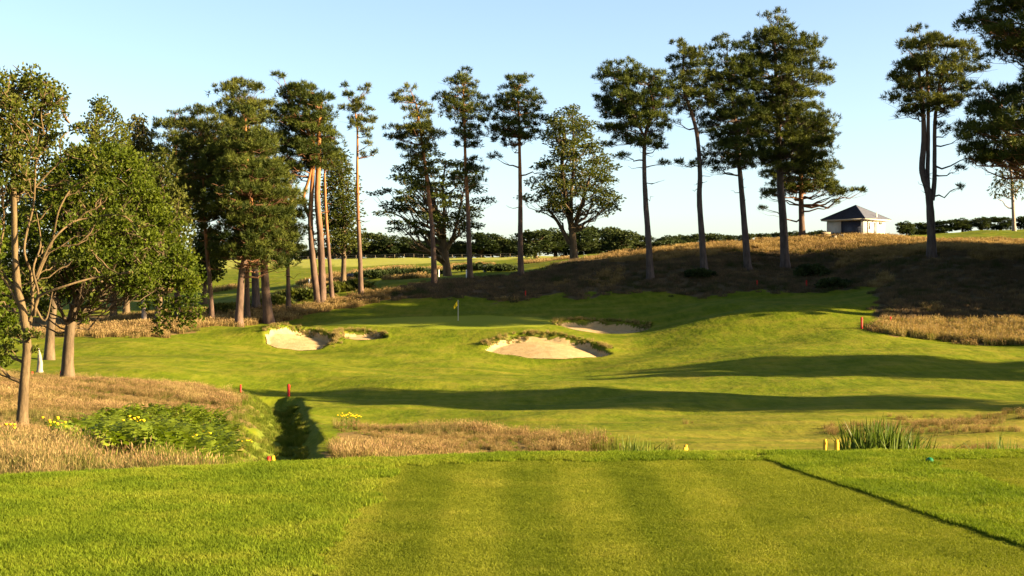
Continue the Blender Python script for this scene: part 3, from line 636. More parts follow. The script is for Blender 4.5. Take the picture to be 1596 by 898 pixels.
tree('ash_tree', 'slim tree with bare tan limbs, nearest at the left edge in the long grass', GW, 38, [[(33,669),(37,610),(41,560),(42,535),(39,505),(35,480),(28,450),(24,400),(22,330),(21,260),(25,190),(28,140)],
      [(42,537),(46,490),(44,430),(43,388),(47,324),(55,290),(58,250),(67,225),(66,180),(80,130)],[(54,492),(66,463),(110,446),(147,433),(180,428),(210,424)],[(48,460),(62,420),(80,378),(97,331),(112,295),(132,280),(158,258)],
      [(55,292),(75,268),(90,248),(104,222),(114,200)],[(37,490),(10,440),(-20,400),(-45,330),(-50,250)],[(56,430),(85,378),(110,347),(134,339),(190,336),(217,355)],[(46,500),(60,462),(58,420),(62,380),(58,330)],[(30,460),(-5,410),(-2,350),(8,280),(5,200)],[(50,470),(70,500),(80,450)]],
     [(112,-20,70),(124,-60,90),(150,-80,102),(185,-85,100),(220,-85,95),(255,-80,88),(290,-80,60)], 27, kind='leaf', pads=84, padr=(.46,.8), n=105, r0=.15, barkm='ash_bark', bare=0, L=.10, W=.06, leafm='ash',
     extra_pads=[(85,135,12,12,0),(100,150,9,12,0),(98,175,10,10,0),(120,200,13,9,0),(112,235,16,10,0),(140,235,14,10,0),(158,258,16,10,0),(140,280,14,10,0),(165,300,14,9,.3),(110,300,10,9,0),(85,290,12,10,.3),(190,335,16,8,0),(217,352,12,7,0),(150,345,14,8,0),(205,424,12,7,0),(175,430,12,6,0),(150,420,12,7,.2),(20,520,22,8,.4),(55,520,18,9,-.3),(10,545,16,9,0),(50,545,12,7,.2),(-15,560,18,10,0),(60,380,14,10,.4),(20,380,18,12,.4),(-20,330,22,18,0),(30,330,16,14,.5),(75,320,14,11,.3),(40,290,15,12,-.3),(95,280,13,10,.2),(125,320,15,11,.3),(30,430,15,11,.4),(80,410,14,10,.4),(112,400,14,10,.3),(0,420,16,12,0),(62,445,13,9,.3),(-10,470,16,12,0),(140,390,14,9,.2),(20,250,18,14,.2),(60,270,15,11,.3)])
tree('ash_tree', 'airy tree whose small leafy top stands between the near tree and the pines', GW, 95, [[(76,557),(80,500),(95,400),(125,300),(145,220),(152,170)]],
     [(150,140,166),(166,128,186),(190,118,200),(225,105,220),(250,96,226)], 28, kind='leaf', leafm='ash', pads=34, padr=(.72,.8), n=70, r0=.34, barkm='oak_bark', bare=0, L=.17, W=.12)
tree('oak_tree', 'tree cut off by the left edge, low leaves reaching in by the grass', GW, 62, [[(-70,604),(-68,540),(-60,460),(-50,380)]], [(330,-110,0),(380,-130,16),(430,-130,22),(480,-120,30),(530,-90,30),(560,-60,22)], 29, kind='leaf', pads=60, padr=(1.1,.8), n=150, r0=.3, barkm='oak_bark', bare=0, L=.2, W=.15)
for i, (px, py, D, e, lab) in enumerate([
    (177,512,142,[(330,140,215),(380,130,225),(430,150,220)], 'shaded tree with a dark bole under the oak, left one of a pair'),
    (197,510,150,[(330,170,250),(380,165,262),(425,180,255)], 'shaded tree with a dark bole under the oak, right one of a pair'),
    (20,505,150,[(280,-60,90),(360,-80,110),(440,-70,110),(470,-40,90)], 'dark tree far behind the near slim tree at the left edge'),
    (248,508,124,[(238,212,270),(275,200,292),(320,198,304),(370,205,304),(410,215,296)], 'full leafy tree filling the gap between the oak and the dark pine'),
    (318,478,165,[(360,300,345),(400,290,352),(425,300,345)], 'ivy-clad tree just right of the oak behind a thin trunk')]):
    tree('oak_tree', lab, 'trees in the wood behind the oak', D, [[(px,py),(px,py-50),(px+2,py-120)]], e, 40+i, kind='leaf', pads=44, padr=(1.7,.8), n=70, r0=.42, barkm='oak_bark', bare=0, L=.34, W=.24, leafm='beech')

# far wood beyond the field: four crowns shared by many individual trees
def far_proto(seed):
    rng = np.random.default_rng(seed); tb = MB(); tb.tube([[0,0,-.5],[.1,0,2],[0,.1,4.5]], [.4,.3,.2], 7)
    Vs, Fs, cs, off = [], [], [], 0
    for i in range(30):
        a = i * 2.4; zc = rng.uniform(.9, 7.6); R = 3.6 * math.sqrt(max(0.05, 1 - ((zc - 4.6) / 4.6) ** 2))
        rad = R * rng.uniform(.3, .9); c = np.array([math.cos(a) * rad, math.sin(a) * rad, zc]); r = np.array([1.5, 1.5, 1.2]) * rng.uniform(.7, 1.15)
        tb.tube(limb(rng, [0,0,zc*.5], c, .05, 4, .05), np.linspace(.1,.03,4), 4, cap=False)
        p, v = pad_points(rng, c, r, 90, -.9, .5); V, f = leaves_tris(rng, p, v + np.array([0,0,.2]), .5, .34, 2, .7)
        Vs.append(V); Fs.append(f + off); off += len(V); cs.append(np.repeat(np.clip(rng.normal(.5,.2) + rng.normal(0,.15,90),0,1), 8))
    cm = mesh_np('far_crown', np.concatenate(Vs), [np.concatenate(Fs)], [M['far']], attrs={'c': np.concatenate(cs)})
    V = np.concatenate(tb.v); fs = [np.concatenate(tb.f4)] + ([np.concatenate(tb.f3)] if tb.f3 else [])
    return mesh_np('far_trunk', V, fs, [M['oak_bark']], smooth=True, attrs={'t': np.concatenate(tb.t)}), cm
FP = [far_proto(100 + i) for i in range(5)]
def far_tree(px, topy, D, i, label, group, wide=1.0, name='hedgerow_tree'):
    X = (px - CX) / F * D; Zg = Hs(X, D); h = EYE + (CY - topy) / F * D - Zg; h = max(h, 2.5)
    rg = random.Random(i * 7 + 3); sc = h / 8.9
    r = thing(name, (X, D, Zg), label, 'tree', group, rg.random() * 6.28); r.scale = (sc * wide * rg.uniform(.95, 1.2), sc * wide * rg.uniform(.95, 1.2), sc)
    t, c = FP[i % 5]; link('trunk', t, r); link('crown', c, r)
tops = [(335,384),(372,380),(408,386),(440,376),(478,388),(515,384),(548,380),(580,362),(612,366),(648,372),(682,368),(716,374),(750,362),(784,366),(806,374)]
for i, (px, ty) in enumerate(tops): far_tree(px, ty, 404 + (i * 37 % 19), i, 'one of the round dark trees lining the far edge of the bright field', 'trees along the far field edge', 1.7)
for i in range(17): far_tree(345 + i * 29, 378 + (i * 7 % 9), 426 + (i * 31 % 13), i + 3, 'one of the trees in the second rank of the wood beyond the field', 'second rank of the far wood', 2.0)
tops2 = [(835,358),(866,355),(905,353),(938,351),(968,356),(1000,366),(1040,366),(1058,364),(1080,364),(1110,362),(1135,366)]
for i, (px, ty) in enumerate(tops2): far_tree(px, ty, 300 + (i * 29 % 23), i + 2, 'one of the rounded dark trees massed behind the hillside ridge', 'trees massed behind the ridge', 1.75)
tops3 = [(1165,373),(1190,368),(1215,364),(1240,363),(1268,361),(1288,363)]
for i, (px, ty) in enumerate(tops3): far_tree(px, ty, 262 + (i * 13 % 9), i, 'one of the low dark bushes along the ridge left of the shed', 'low bushes along the ridge', 2.0, 'ridge_bush')
far_tree(1413, 344, 215, 3, 'low round bush beside the right wall of the shed', None, 1.5, 'ridge_bush')
for i, (px, ty) in enumerate([(1440,355),(1470,357),(1500,355),(1530,355),(1560,352),(1600,351),(1640,350)]): far_tree(px, ty, 224, i + 1, 'one of the low hedge shrubs on the skyline between shed and birch', 'hedge shrubs on the right skyline', 2.0, 'hedge_shrub')
# trees standing right of the frame, whose shade falls across the course
rr_ = random.Random(5)
PPROT = []
def side_tree(X, Y, h, i, label, dense=1.0):
    Zg = Hs(X, Y); r = thing('scots_pine', (X, Y, Zg), label, 'tree', 'pines standing right of the view', rr_.random() * 6.28)
    t, c = PPROT[i % len(PPROT)]; sc = h / 24.0; r.scale = (sc * dense, sc * dense, sc); link('trunk', t, r); link('crown', c, r)
for i in range(3):
    pr_ = tree(pine, 'tmp', None, 100, [[(798,400),(798,340),(799,240),(798,-50)]], [(-80,770,826),(-30,730,866),(30,715,880),(90,720,880),(150,725,880),(210,735,870),(260,750,850)], 60 + i, pads=64, padr=(2.3,.7), n=95, r0=.5, L=1.0, W=.12, bare=4)
    ch = {c.name.split('.')[0]: c for c in pr_.children}; PPROT.append((ch['trunk'].data, ch['crown'].data))
    zs = np.empty(len(ch['crown'].data.vertices) * 3, np.float32); ch['crown'].data.vertices.foreach_get('co', zs)
    k_ = 24.0 / zs.reshape(-1, 3)[:, 2].max()
    from mathutils import Matrix
    for c in list(ch.values()): c.data.transform(Matrix.Scale(k_, 4)); bpy.data.objects.remove(c)
    bpy.data.objects.remove(pr_)
SIDE = [(46,67,19),(60,60,21),(48,61,18),(63,56,21),(54,64,20),(58,80,15),(71,82,18),(90,73,22),(85,82,21),
        (65,121,25),(66,127,26),(64,134,25),(66,141,26),(71,147,25),(73,131,28),(74,138,29),(77,145,29),(83,128,30),(84,136,30),(86,144,30),(94,132,30),(96,141,30),(76,123,26),(88,121,28)]
for i, (X, Y, h) in enumerate([(67,119,15),(66,124,15),(67,131,16),(67,138,16),(70,145,16),(72,128,18),(73,135,19),(75,142,19),(82,124,19),(83,132,20),(85,139,20),(97,128,20),(98,137,20)]):
    r_ = thing('beech_tree', (X, Y, Hs(X, Y)), 'leafy tree just right of the view, filling the gaps under the pines', 'tree', 'leafy trees standing right of the view', i * 1.3)
    r_.scale = (h / 8.0, h / 8.0, h / 8.9); link('trunk', FP[i % 5][0], r_); link('crown', FP[i % 5][1], r_)
for i, (X, Y, h) in enumerate(SIDE): side_tree(X, Y, h, i, 'tall pine just right of the view whose shade falls across the course', 1.15)

# dead white birch stump
st = thing('birch_stump', (*P(62,583,82)[:2], Hs(*P(62,583,82)[:2])), 'broken white birch stump beyond the near slim tree', 'stump')
mb = MB(); mb.tube([[0,0,-.2],[0,0,.15],[.03,0,.6],[-.02,0,1.1],[-.1,.02,1.55]], [.32,.20,.15,.12,.03], 9, seed=3, rough=.4); mb.tube([[.02,0,.3],[.10,0,.6],[.13,0,.85]], [.12,.07,.02], 7, seed=4, rough=.3)
mb.build('stump', simple('dead_birch', (.21,.175,.145), .8, .1, .2, 5, .02), st, True)

# scrub bushes: leafy mounds
def bush(px, py, D, w_, h_, seed, label, group, leaf='beech', name='bramble_bush', L=.3, W=.22, npd=14):
    rng = np.random.default_rng(seed); X = (px - CX) / F * D; Zg = Hs(X, D); r = thing(name, (X, D, Zg), label, 'bush', group); tb = MB()
    Vs, Fs, cs, off = [], [], [], 0
    for i in range(npd):
        a = i * 2.4; rad = w_ * .5 * math.sqrt((i + .5) / npd); hh = h_ * (1 - (rad / (w_ * .62)) ** 2) * rng.uniform(.6, 1.0)
        c = np.array([math.cos(a) * rad, math.sin(a) * rad * .6, max(.2, hh * .7)]); rad3 = np.array([w_ * .2, w_ * .18, max(.25, h_ * .35)])
        tb.tube(limb(rng, [0, 0, -.1], c, -.05, 4, .05), np.linspace(.04,.012,4), 4, cap=False)
        p, v = pad_points(rng, c, rad3, 110, -.6, .5); V, f = leaves_tris(rng, p, v + np.array([0,0,.3]), L, W, 2, .7)
        Vs.append(V); Fs.append(f + off); off += len(V); cs.append(np.repeat(np.clip(rng.normal(.5,.2) + rng.normal(0,.15,110),0,1), 8))
    tb.build('stems', M['oak_bark'], r); link('foliage', mesh_np('foliage', np.concatenate(Vs), [np.concatenate(Fs)], [M[leaf]], attrs={'c': np.concatenate(cs)}), r)
for i, (px, py, D, w_, h_) in enumerate([(355,500,140,3.5,1.2),(425,492,144,4,1.4),(470,480,150,4.5,1.6),(520,470,154,4,1.3),(555,462,156,3.6,1.2)]):
    bush(px, py, D, w_, h_, 200 + i, ['dark bramble left of the kinked orange trunk','dark bramble behind the thickest pinkish trunk','dark bramble left of the forked orange stems','dark bramble at the foot of the slender orange-stemmed pine','dark bramble by the foot of the thin lone pine'][i], 'brambles under the left pines')
for i, (px, py, D, w_, h_) in enumerate([(580,432,205,7,1.5),(620,430,208,8,1.7),(655,430,206,7,1.4),(740,425,205,6,1.2),(780,432,172,4,1.0),(1045,384,175,6,1.3),(1265,421,150,3.4,1.5),(1090,440,150,3,1.0),(1300,448,143,3.5,1.1)]):
    bush(px, py, D, w_, h_, 220 + i, ['scrub bush in the dip right of the thin lone pine','tall scrub bush in the dip left of the leaning pine','scrub bush in the dip behind the leaning pine trunk','scrub bush beyond the flag pine','small scrub bush left of the clean-trunked pine','pale scrub by the ridge between first and second hillside pines','dark gorse bush on the slope right of the biggest pine','low gorse below the second hillside pine','low gorse at the dark edge of the mown slope'][i], 'scrub on the course', 'far')

# ------------------------------------------------------------------ shed on the ridge
def shed():
    D = 175.0; k = D / F; X0 = (1346 - CX) * k; Lw = 5.7; hw = Lw / 2
    zc = min(Hs(X0, D - 4), Hs(X0 + 4, D), Hs(X0 - 4, D)) ; zt = EYE + (CY - 340.5) * k
    h = zt - zc + .25
    r = thing('shed', (X0, D + 4.0, zc - .25), 'small white shed with dark hipped roof standing on the ridge', 'shed', None, math.radians(44))
    # local frame: after rotation the -x face looks front-left, the -y face looks front-right
    m = MB()
    d0, d1 = hw - .12 - .55 * Lw, hw - .32                      # doorway span along y on the -x face
    def wall(v): m.add(v, [[0, 1, 2, 3]])
    T = .2
    m.box((0, -hw + T/2, h/2), (Lw, T, h)); m.box((0, hw - T/2, h/2), (Lw, T, h)); m.box((hw - T/2, 0, h/2), (T, Lw - 2*T, h))
    # front-left wall in pieces round the doorway (y runs from far left (+) to the near corner (-))
    ya, yb = hw * .22, -hw + .36
    m.box((-hw + T/2, (hw - T + ya)/2, h/2), (T, hw - T - ya, h)); m.box((-hw + T/2, (-hw + T + yb)/2, h/2), (T, yb + hw - T, h)); m.box((-hw + T/2, (ya + yb)/2, h - .12), (T, ya - yb, .24))
    m.build('wall', M['render_wall'], r)
    dr = MB(); dr.box((-hw + .17, (ya + yb)/2, (h - .24)/2), (.06, ya - yb, h - .24)); door = dr.build('door', M['dark_door'], r)
    for i in range(9):
        b = MB(); b.box((-hw + .125, (ya + yb)/2, .15 + i * (h - .3)/9), (.03, ya - yb - .02, .05)); b.build('slat', M['dark_door'], door)
    # roof
    ov = hw + .62; e = h + .02; ap = h + 2.05
    rf = MB()
    cs_ = [(-ov,-ov),(ov,-ov),(ov,ov),(-ov,ov)]
    for i in range(4):
        a, b = cs_[i], cs_[(i + 1) % 4]
        rf.add([[a[0],a[1],e],[b[0],b[1],e],[0,0,ap]], [[0,1,2]])
    rf.add([[c[0],c[1],e-.03] for c in cs_], [[3,2,1,0]])
    roof = rf.build('roof', M['slate'], r)
    n_c = 13
    for i in range(4):                                       # slate courses stand proud of each other
        a = np.array([*cs_[i], e]); b = np.array([*cs_[(i+1)%4], e]); t_ = np.array([0,0,ap]); nrm = np.cross(b-a, t_-a); nrm /= np.linalg.norm(nrm)
        for q in range(n_c):
            s0, s1 = q/n_c, (q+1)/n_c - .002
            p0, p1 = a+(t_-a)*s0, b+(t_-b)*s0; p2, p3 = b+(t_-b)*s1, a+(t_-a)*s1
            c = MB(); c.add([p0+nrm*.045, p1+nrm*.045, p2+nrm*.012, p3+nrm*.012, p0+nrm*.004, p1+nrm*.004], [[0,1,2,3],[4,5,1,0]]); c.build('slate_course', M['slate'], roof)
        hp = MB(); hp.tube([a + nrm*0, t_], .07, 6); hp.build('hip_ridge', M['slate'], roof)
    f = MB()
    for i in range(4):
        a, b = np.array(cs_[i]), np.array(cs_[(i+1)%4]); c = (a+b)/2*.985; ln = 2*ov*.985
        f.box((c[0], c[1], e - .12), (ln, .06, .17) if i % 2 == 0 else (.06, ln - .13, .17))
    f.build('fascia', M['trim'], r)
    sf = MB(); sf.box((0,0,e-.06), (2*ov-.3, 2*ov-.3, .04)); sf.build('soffit', M['trim'], r)
    # right wall (-y face): from near corner (-x) to far (+x)
    def at(fr): return -hw + fr * Lw
    def panel(name, fr, z0, z1, wd, mat, th=.06):
        p = MB(); p.box((at(fr), -hw - th/2 + .01, (z0+z1)/2), (wd, th, z1-z0)); o = p.build(name, M[mat], r); return o
    wn = panel('window', .29, h-1.45, h-.45, .42, 'trim'); g = MB(); g.box((at(.29), -hw-.056, h-.95), (.30,.02,.86)); g.build('pane', M['grey_panel'], wn)
    dn = panel('side_door', .53, .27, h-.45, .62, 'grey_panel'); g = MB(); g.box((at(.53)+.2, -hw-.075, 1.2), (.05,.06,.12)); g.build('handle', M['dark_metal'], dn)
    wn = panel('window', .79, h-.72, h-.34, .85, 'trim'); g = MB(); g.box((at(.79), -hw-.056, h-.53), (.74,.02,.28)); g.build('pane', M['glass'], wn)
    for fr, mt in ((.19,'dark_metal'),(.60,'white')):
        p = MB(); p.tube([[at(fr),-ov+.05,e-.15],[at(fr),-hw-.2,h-.25],[at(fr),-hw-.07,h-.4],[at(fr),-hw-.07,.25]], .05, 8); p.build('downpipe', M[mt], r)
    p = MB(); p.tube([[at(.56),-hw-.2,h-.2],[at(.56),-hw-.2,h+.95]], .07, 8); p.build('vent_pipe', M['white'], r)
    l = MB(); l.box((at(.42),-hw-.12,h-.3),(.22,.2,.16)); l.build('wall_lamp', M['dark_metal'], r)
shed()
def on(px, D): X = (px - CX) / F * D; return X, D, Hs(X, D)
bn = thing('bench', on(1289, 174), 'small wooden bench left of the shed', 'bench', None, .4)
for nm, c, d in (('seat',(0,0,.45),(1.5,.4,.06)),('backrest',(0,.2,.78),(1.5,.05,.3)),('leg',(-.6,0,.2),(.08,.36,.44)),('leg',(.6,0,.2),(.08,.36,.44))):
    b = MB(); b.box(c, d); b.build(nm, M['wood'], bn)
bx_ = thing('planter_box', on(1300, 172), 'square pale wooden box in front of the shed corner', 'box')
b = MB(); b.box((0,0,.30),(.55,.55,.62)); b.build('box', M['wood'], bx_); b = MB(); b.box((0,0,.63),(.63,.63,.06)); b.build('lid', M['wood'], bx_)
tb_ = thing('table', on(1308, 173), 'low dark table beside the shed door', 'table')
b = MB(); b.box((0,0,.55),(1.0,.7,.06)); b.build('tabletop', M['dark_metal'], tb_)
for sx in (-.42,.42):
    b = MB(); b.box((sx,0,.25),(.07,.6,.55)); b.build('leg', M['dark_metal'], tb_)

# ------------------------------------------------------------------ flag, stakes, markers
X, Y = P(714, 498, 132)[:2]; fz = Hs(X, Y)
fl = thing('flagstick', (X, Y, fz), 'white flagstick with limp yellow flag on the green', 'flag')
b = MB(); b.tube([[0,0,-.1],[0,0,2.1]], .03, 8); po = b.build('pole', M['trim'], fl)
u, v = np.meshgrid(np.linspace(0,1,9), np.linspace(0,1,11), indexing='ij')
V = np.stack([-.02 - u*.36 - .06*np.sin(v*3), .11*np.sin(u*9+v*2)*u, 2.09 - v*.52 - u*.50 + .1*u*v], -1).reshape(-1,3)
i, j = np.meshgrid(np.arange(8), np.arange(10), indexing='ij'); f = np.stack([i*11+j,(i+1)*11+j,(i+1)*11+j+1,i*11+j+1],-1).reshape(-1,4)
link('flag', mesh_np('flag', V, [f], [M['flag']], smooth=True), fl)
b = MB(); b.tube([[0,0,-.09],[0,0,.012]], .055, 12); b.build('hole_cup', M['white'], fl)
def stake(px, D, h, mat, label, group, lean=0., w_=.09, two=None):
    Xs, Ys_, Zs = on(px, D); r = thing('marker_stake', (Xs, Ys_, Zs), label, 'stake', group); r.rotation_euler = (0, lean, px * .7)
    b = MB(); v = []
    n_ = 4; ring = [(-w_/2,-w_/2),(w_/2,-w_/2),(w_/2,w_/2),(-w_/2,w_/2)]
    zs = [-.2, h - .05, h]; sc = [1, 1, .72]
    V = np.array([[p[0]*s, p[1]*s, z_] for z_, s in zip(zs, sc) for p in ring])
    F4 = [[k*4+q, k*4+(q+1)%4, (k+1)*4+(q+1)%4, (k+1)*4+q] for k in range(2) for q in range(4)] + [[8,9,10,11]]
    b.add(V, F4); b.build('post', M[mat], r)
    b = MB(); b.box((0,0,h*.8),(w_+.012,w_+.012,.05)); b.build('band', M[two or mat], r)
GR, GYW = 'red hazard stakes', 'yellow hazard stakes'
stake(450, 80.5, .78, 'red', 'taller red stake at the head of the ditch, right side', GR, w_=.13)
stake(375, 79.5, .70, 'red', 'red stake at the head of the ditch, left side', GR, w_=.12)
stake(50, 76.5, .62, 'red', 'red stake between the near slim trunk and the oak', GR, w_=.11)
stake(95, 77.5, .62, 'red', 'red stake just left of the oak trunk', GR, w_=.11)
stake(1343, 116, 1.05, 'red', 'bright red stake at the corner of the right rough', GR, w_=.15)
stake(1388, 117.5, .95, 'red', 'dull red stake standing in the right rough', GR, w_=.12)
stake(819, 147.5, .8, 'red', 'shaded red stake behind the green right of the flag', GR, w_=.12)
stake(1180, 145.5, .8, 'red', 'shaded red stake below the third hillside pine', GR, w_=.12)
stake(1257, 144.5, .8, 'red', 'shaded red stake right of the biggest pine at the slope foot', GR, w_=.12)
def tee_stake(px, D, top_py, mat, label, group, w_=.07):
    Xs, Ys_, Zs = on(px, D); top = EYE + (CY - top_py) / F * D; stake(px, D, top - Zs, mat, label, group, w_=w_, lean=.03)
tee_stake(419.5, 15.2, 711, 'red', 'red stake at the tee edge in front of the ditch', GR, .045)
tee_stake(423.5, 15.4, 711, 'yellow', 'yellow stake at the tee edge touching the red one', GYW, .042)
tee_stake(1066, 18, 697, 'yellow', 'yellow stake right of the small reed clump, left of a pair', GYW, .045)
tee_stake(1071, 18.2, 694, 'yellow', 'yellow stake right of the small reed clump, right of a pair', GYW, .045)
tee_stake(1285, 23, 685, 'yellow', 'yellow stake partly hidden, left of the big reed clump', GYW, .055)
tee_stake(1303, 20, 686, 'yellow', 'yellow stake just left of the big reed clump', GYW, .06)
tee_stake(221, 15.5, 729, 'yellow', 'weathered yellow stake low in the long grass at left', GYW, .035)
GWP = 'white marker posts beyond the pines'
stake(727, 160, 1.1, 'white', 'white post left of the flag pine trunk', GWP, w_=.13)
stake(684, 178, 1.0, 'white', 'white post right of the leaning pine trunk', GWP, w_=.13)
stake(482, 190, 1.0, 'white', 'white post left of the forked orange stems', GWP, w_=.13)
stake(1043, 176, 1.2, 'white', 'white post on the ridge right of the first hillside pine', GWP, w_=.13)
sg = thing('course_sign', on(546, 200), 'small dark sign left of the thin lone pine', 'sign')
b = MB(); b.box((0,0,1.0),(1.0,.08,.55)); b.build('panel', M['dark_door'], sg)
for sx in (-.4,.4):
    b = MB(); b.box((sx,.06,.5),(.07,.04,1.2)); b.build('leg', M['wood'], sg)
bn_ = thing('litter_bin', on(756, 172), 'small dark bin right of the flag pine trunk', 'bin')
b = MB(); b.tube([[0,0,0],[0,0,.75],[0,0,.78]], [.22,.27,.24], 12); b.build('body', M['dark_metal'], bn_); b = MB(); b.tube([[0,0,.78],[0,0,.84],[0,0,.9]], [.29,.27,.1], 12); b.build('lid', M['dark_metal'], bn_)
tm = thing('tee_marker', on(1449, 12.45), 'small teal tee marker on the right tee', 'tee marker')
b = MB(); th = np.linspace(-math.pi/2, math.pi/2, 7); b.tube([[0, 0, .030 + .030*math.sin(a)] for a in th], [max(.004, .036*math.cos(a)) for a in th], 14); b.build('body', M['teal'], tm, True)
b = MB(); b.tube([[0,0,-.03],[0,0,.01]], .01, 6); b.build('spike', M['dark_metal'], tm)
# post and wire fence along the far field
fn = thing('field_fence', on(560, 335), 'thin post and wire fence along the near side of the far wood', 'fence')
fo = np.array(fn.location); last = None
pm = MB(); pm.box((0,0,.45),(.12,.12,1.2)); p0 = None
wv = MB(); prev = None
for i in range(34):
    px = 345 + i * 15; q = np.array(on(px, 386)); loc = q - fo
    if p0 is None: p0 = pm.build('post', M['wood'], fn); pc_ = p0
    else: pc_ = p0.copy(); C.objects.link(pc_)
    pc_.location = loc
    if prev is not None:
        for zz in (.5, 1.1): wv.tube([prev + [0,0,zz], loc + [0,0,zz]], .03, 3, cap=False)
    prev = loc
wv.build('wire', M['dark_metal'], fn)

# ------------------------------------------------------------------ grass, reeds, bracken, flowers
def blade_patch(name, mat, rng, size, n, h, w_, lean, seg=1, round_=False, head=None):
    p = (rng.random((n, 2)) - .5) * size
    if round_:
        a = rng.random(n) * 6.283; r = np.sqrt(rng.random(n)) * size / 2; p = np.stack([np.cos(a) * r, np.sin(a) * r], 1)
    hh = h * rng.uniform(.55, 1.15, n); an = rng.random(n) * 6.283; ln = np.abs(rng.normal(0, lean, n)) * hh
    base = np.concatenate([p, np.zeros((n, 1))], 1)
    dirv = np.stack([np.cos(an), np.sin(an), np.zeros(n)], 1); sdv = np.stack([-np.sin(an + rng.normal(0, 1, n)), np.cos(an + rng.normal(0, 1, n)), np.zeros(n)], 1); sdv /= np.linalg.norm(sdv, axis=1)[:, None]
    tip = base + dirv * ln[:, None] + np.array([0, 0, 1]) * hh[:, None]
    mid = base + dirv * (ln * .3)[:, None] + np.array([0, 0, 1]) * (hh * .58)[:, None]
    ww = w_ * rng.uniform(.7, 1.3, (n, 1)) / 2
    V = [base - sdv * ww, base + sdv * ww, mid + sdv * ww * .8, mid - sdv * ww * .8, tip]
    V = np.stack(V, 1).reshape(-1, 3); o = np.arange(n)[:, None] * 5
    c = np.repeat(rng.random(n), 5)
    F4 = [o + np.array([0, 1, 2, 3])]; F3 = [o + np.array([3, 2, 4])]
    hd = np.zeros(len(V))
    if head:                                                  # seed heads: narrow spindle at the top of some stems
        k = int(n * head[0]); t_ = tip[:k]; hl, hw_ = head[1], head[2]
        dv = (tip - mid)[:k]; dv /= np.linalg.norm(dv, axis=1)[:, None]
        A = np.stack([t_ - dv * hl * .2, t_ + dv * hl * .3 + sdv[:k] * hw_ / 2, t_ + dv * hl, t_ + dv * hl * .3 - sdv[:k] * hw_ / 2], 1).reshape(-1, 3)
        F4.append(np.arange(k)[:, None] * 4 + np.arange(4) + len(V)); V = np.vstack([V, A]); c = np.concatenate([c, np.repeat(rng.random(k), 4)]); hd = np.concatenate([hd, np.ones(len(A))])
    me = mesh_np(name, V, [np.concatenate(F4), np.concatenate(F3)], [mat], attrs={'c': c, 'head': hd})
    return bpy.data.objects.new(name, me)

def scatter(name, label, pts3, rot, scl, sources, seed=0):
    """one object of uncountable grass: tufts placed by geometry nodes on a cloud of points"""
    rng = np.random.default_rng(seed)
    me = bpy.data.meshes.new(name); n = len(pts3); me.vertices.add(n); me.vertices.foreach_set('co', np.asarray(pts3, np.float32).ravel())
    for k, a, t in (('rot', rot, 'FLOAT'), ('scl', scl, 'FLOAT')):
        at = me.attributes.new(k, t, 'POINT'); at.data.foreach_set('value', np.asarray(a, np.float32))
    at = me.attributes.new('idx', 'INT', 'POINT'); at.data.foreach_set('value', rng.integers(0, len(sources), n).astype(np.int32))
    o = link(name, me); tag(o, label, None, None, 'stuff')
    coll = bpy.data.collections.new(name + '_tufts')
    for s in sources: coll.objects.link(s)
    g = bpy.data.node_groups.new(name + '_nodes', 'GeometryNodeTree')
    g.interface.new_socket('Geometry', in_out='INPUT', socket_type='NodeSocketGeometry'); g.interface.new_socket('Geometry', in_out='OUTPUT', socket_type='NodeSocketGeometry')
    nn, ll = g.nodes, g.links
    gi_, go = nn.new('NodeGroupInput'), nn.new('NodeGroupOutput')
    ip = nn.new('GeometryNodeInstanceOnPoints'); ci = nn.new('GeometryNodeCollectionInfo'); ci.inputs[0].default_value = coll
    ci.inputs['Separate Children'].default_value = True; ci.inputs['Reset Children'].default_value = True
    def na(nm, t):
        q = nn.new('GeometryNodeInputNamedAttribute'); q.data_type = t; q.inputs[0].default_value = nm; return q.outputs[0]
    cx = nn.new('ShaderNodeCombineXYZ'); ll.new(na('rot', 'FLOAT'), cx.inputs[2])
    er = nn.new('FunctionNodeEulerToRotation'); ll.new(cx.outputs[0], er.inputs[0])
    ll.new(gi_.outputs[0], ip.inputs['Points']); ll.new(ci.outputs[0], ip.inputs['Instance']); ip.inputs['Pick Instance'].default_value = True
    ll.new(na('idx', 'INT'), ip.inputs['Instance Index']); ll.new(er.outputs[0], ip.inputs['Rotation']); ll.new(na('scl', 'FLOAT'), ip.inputs['Scale'])
    ll.new(ip.outputs[0], go.inputs[0])
    md = o.modifiers.new('tufts', 'NODES'); md.node_group = g
    return o

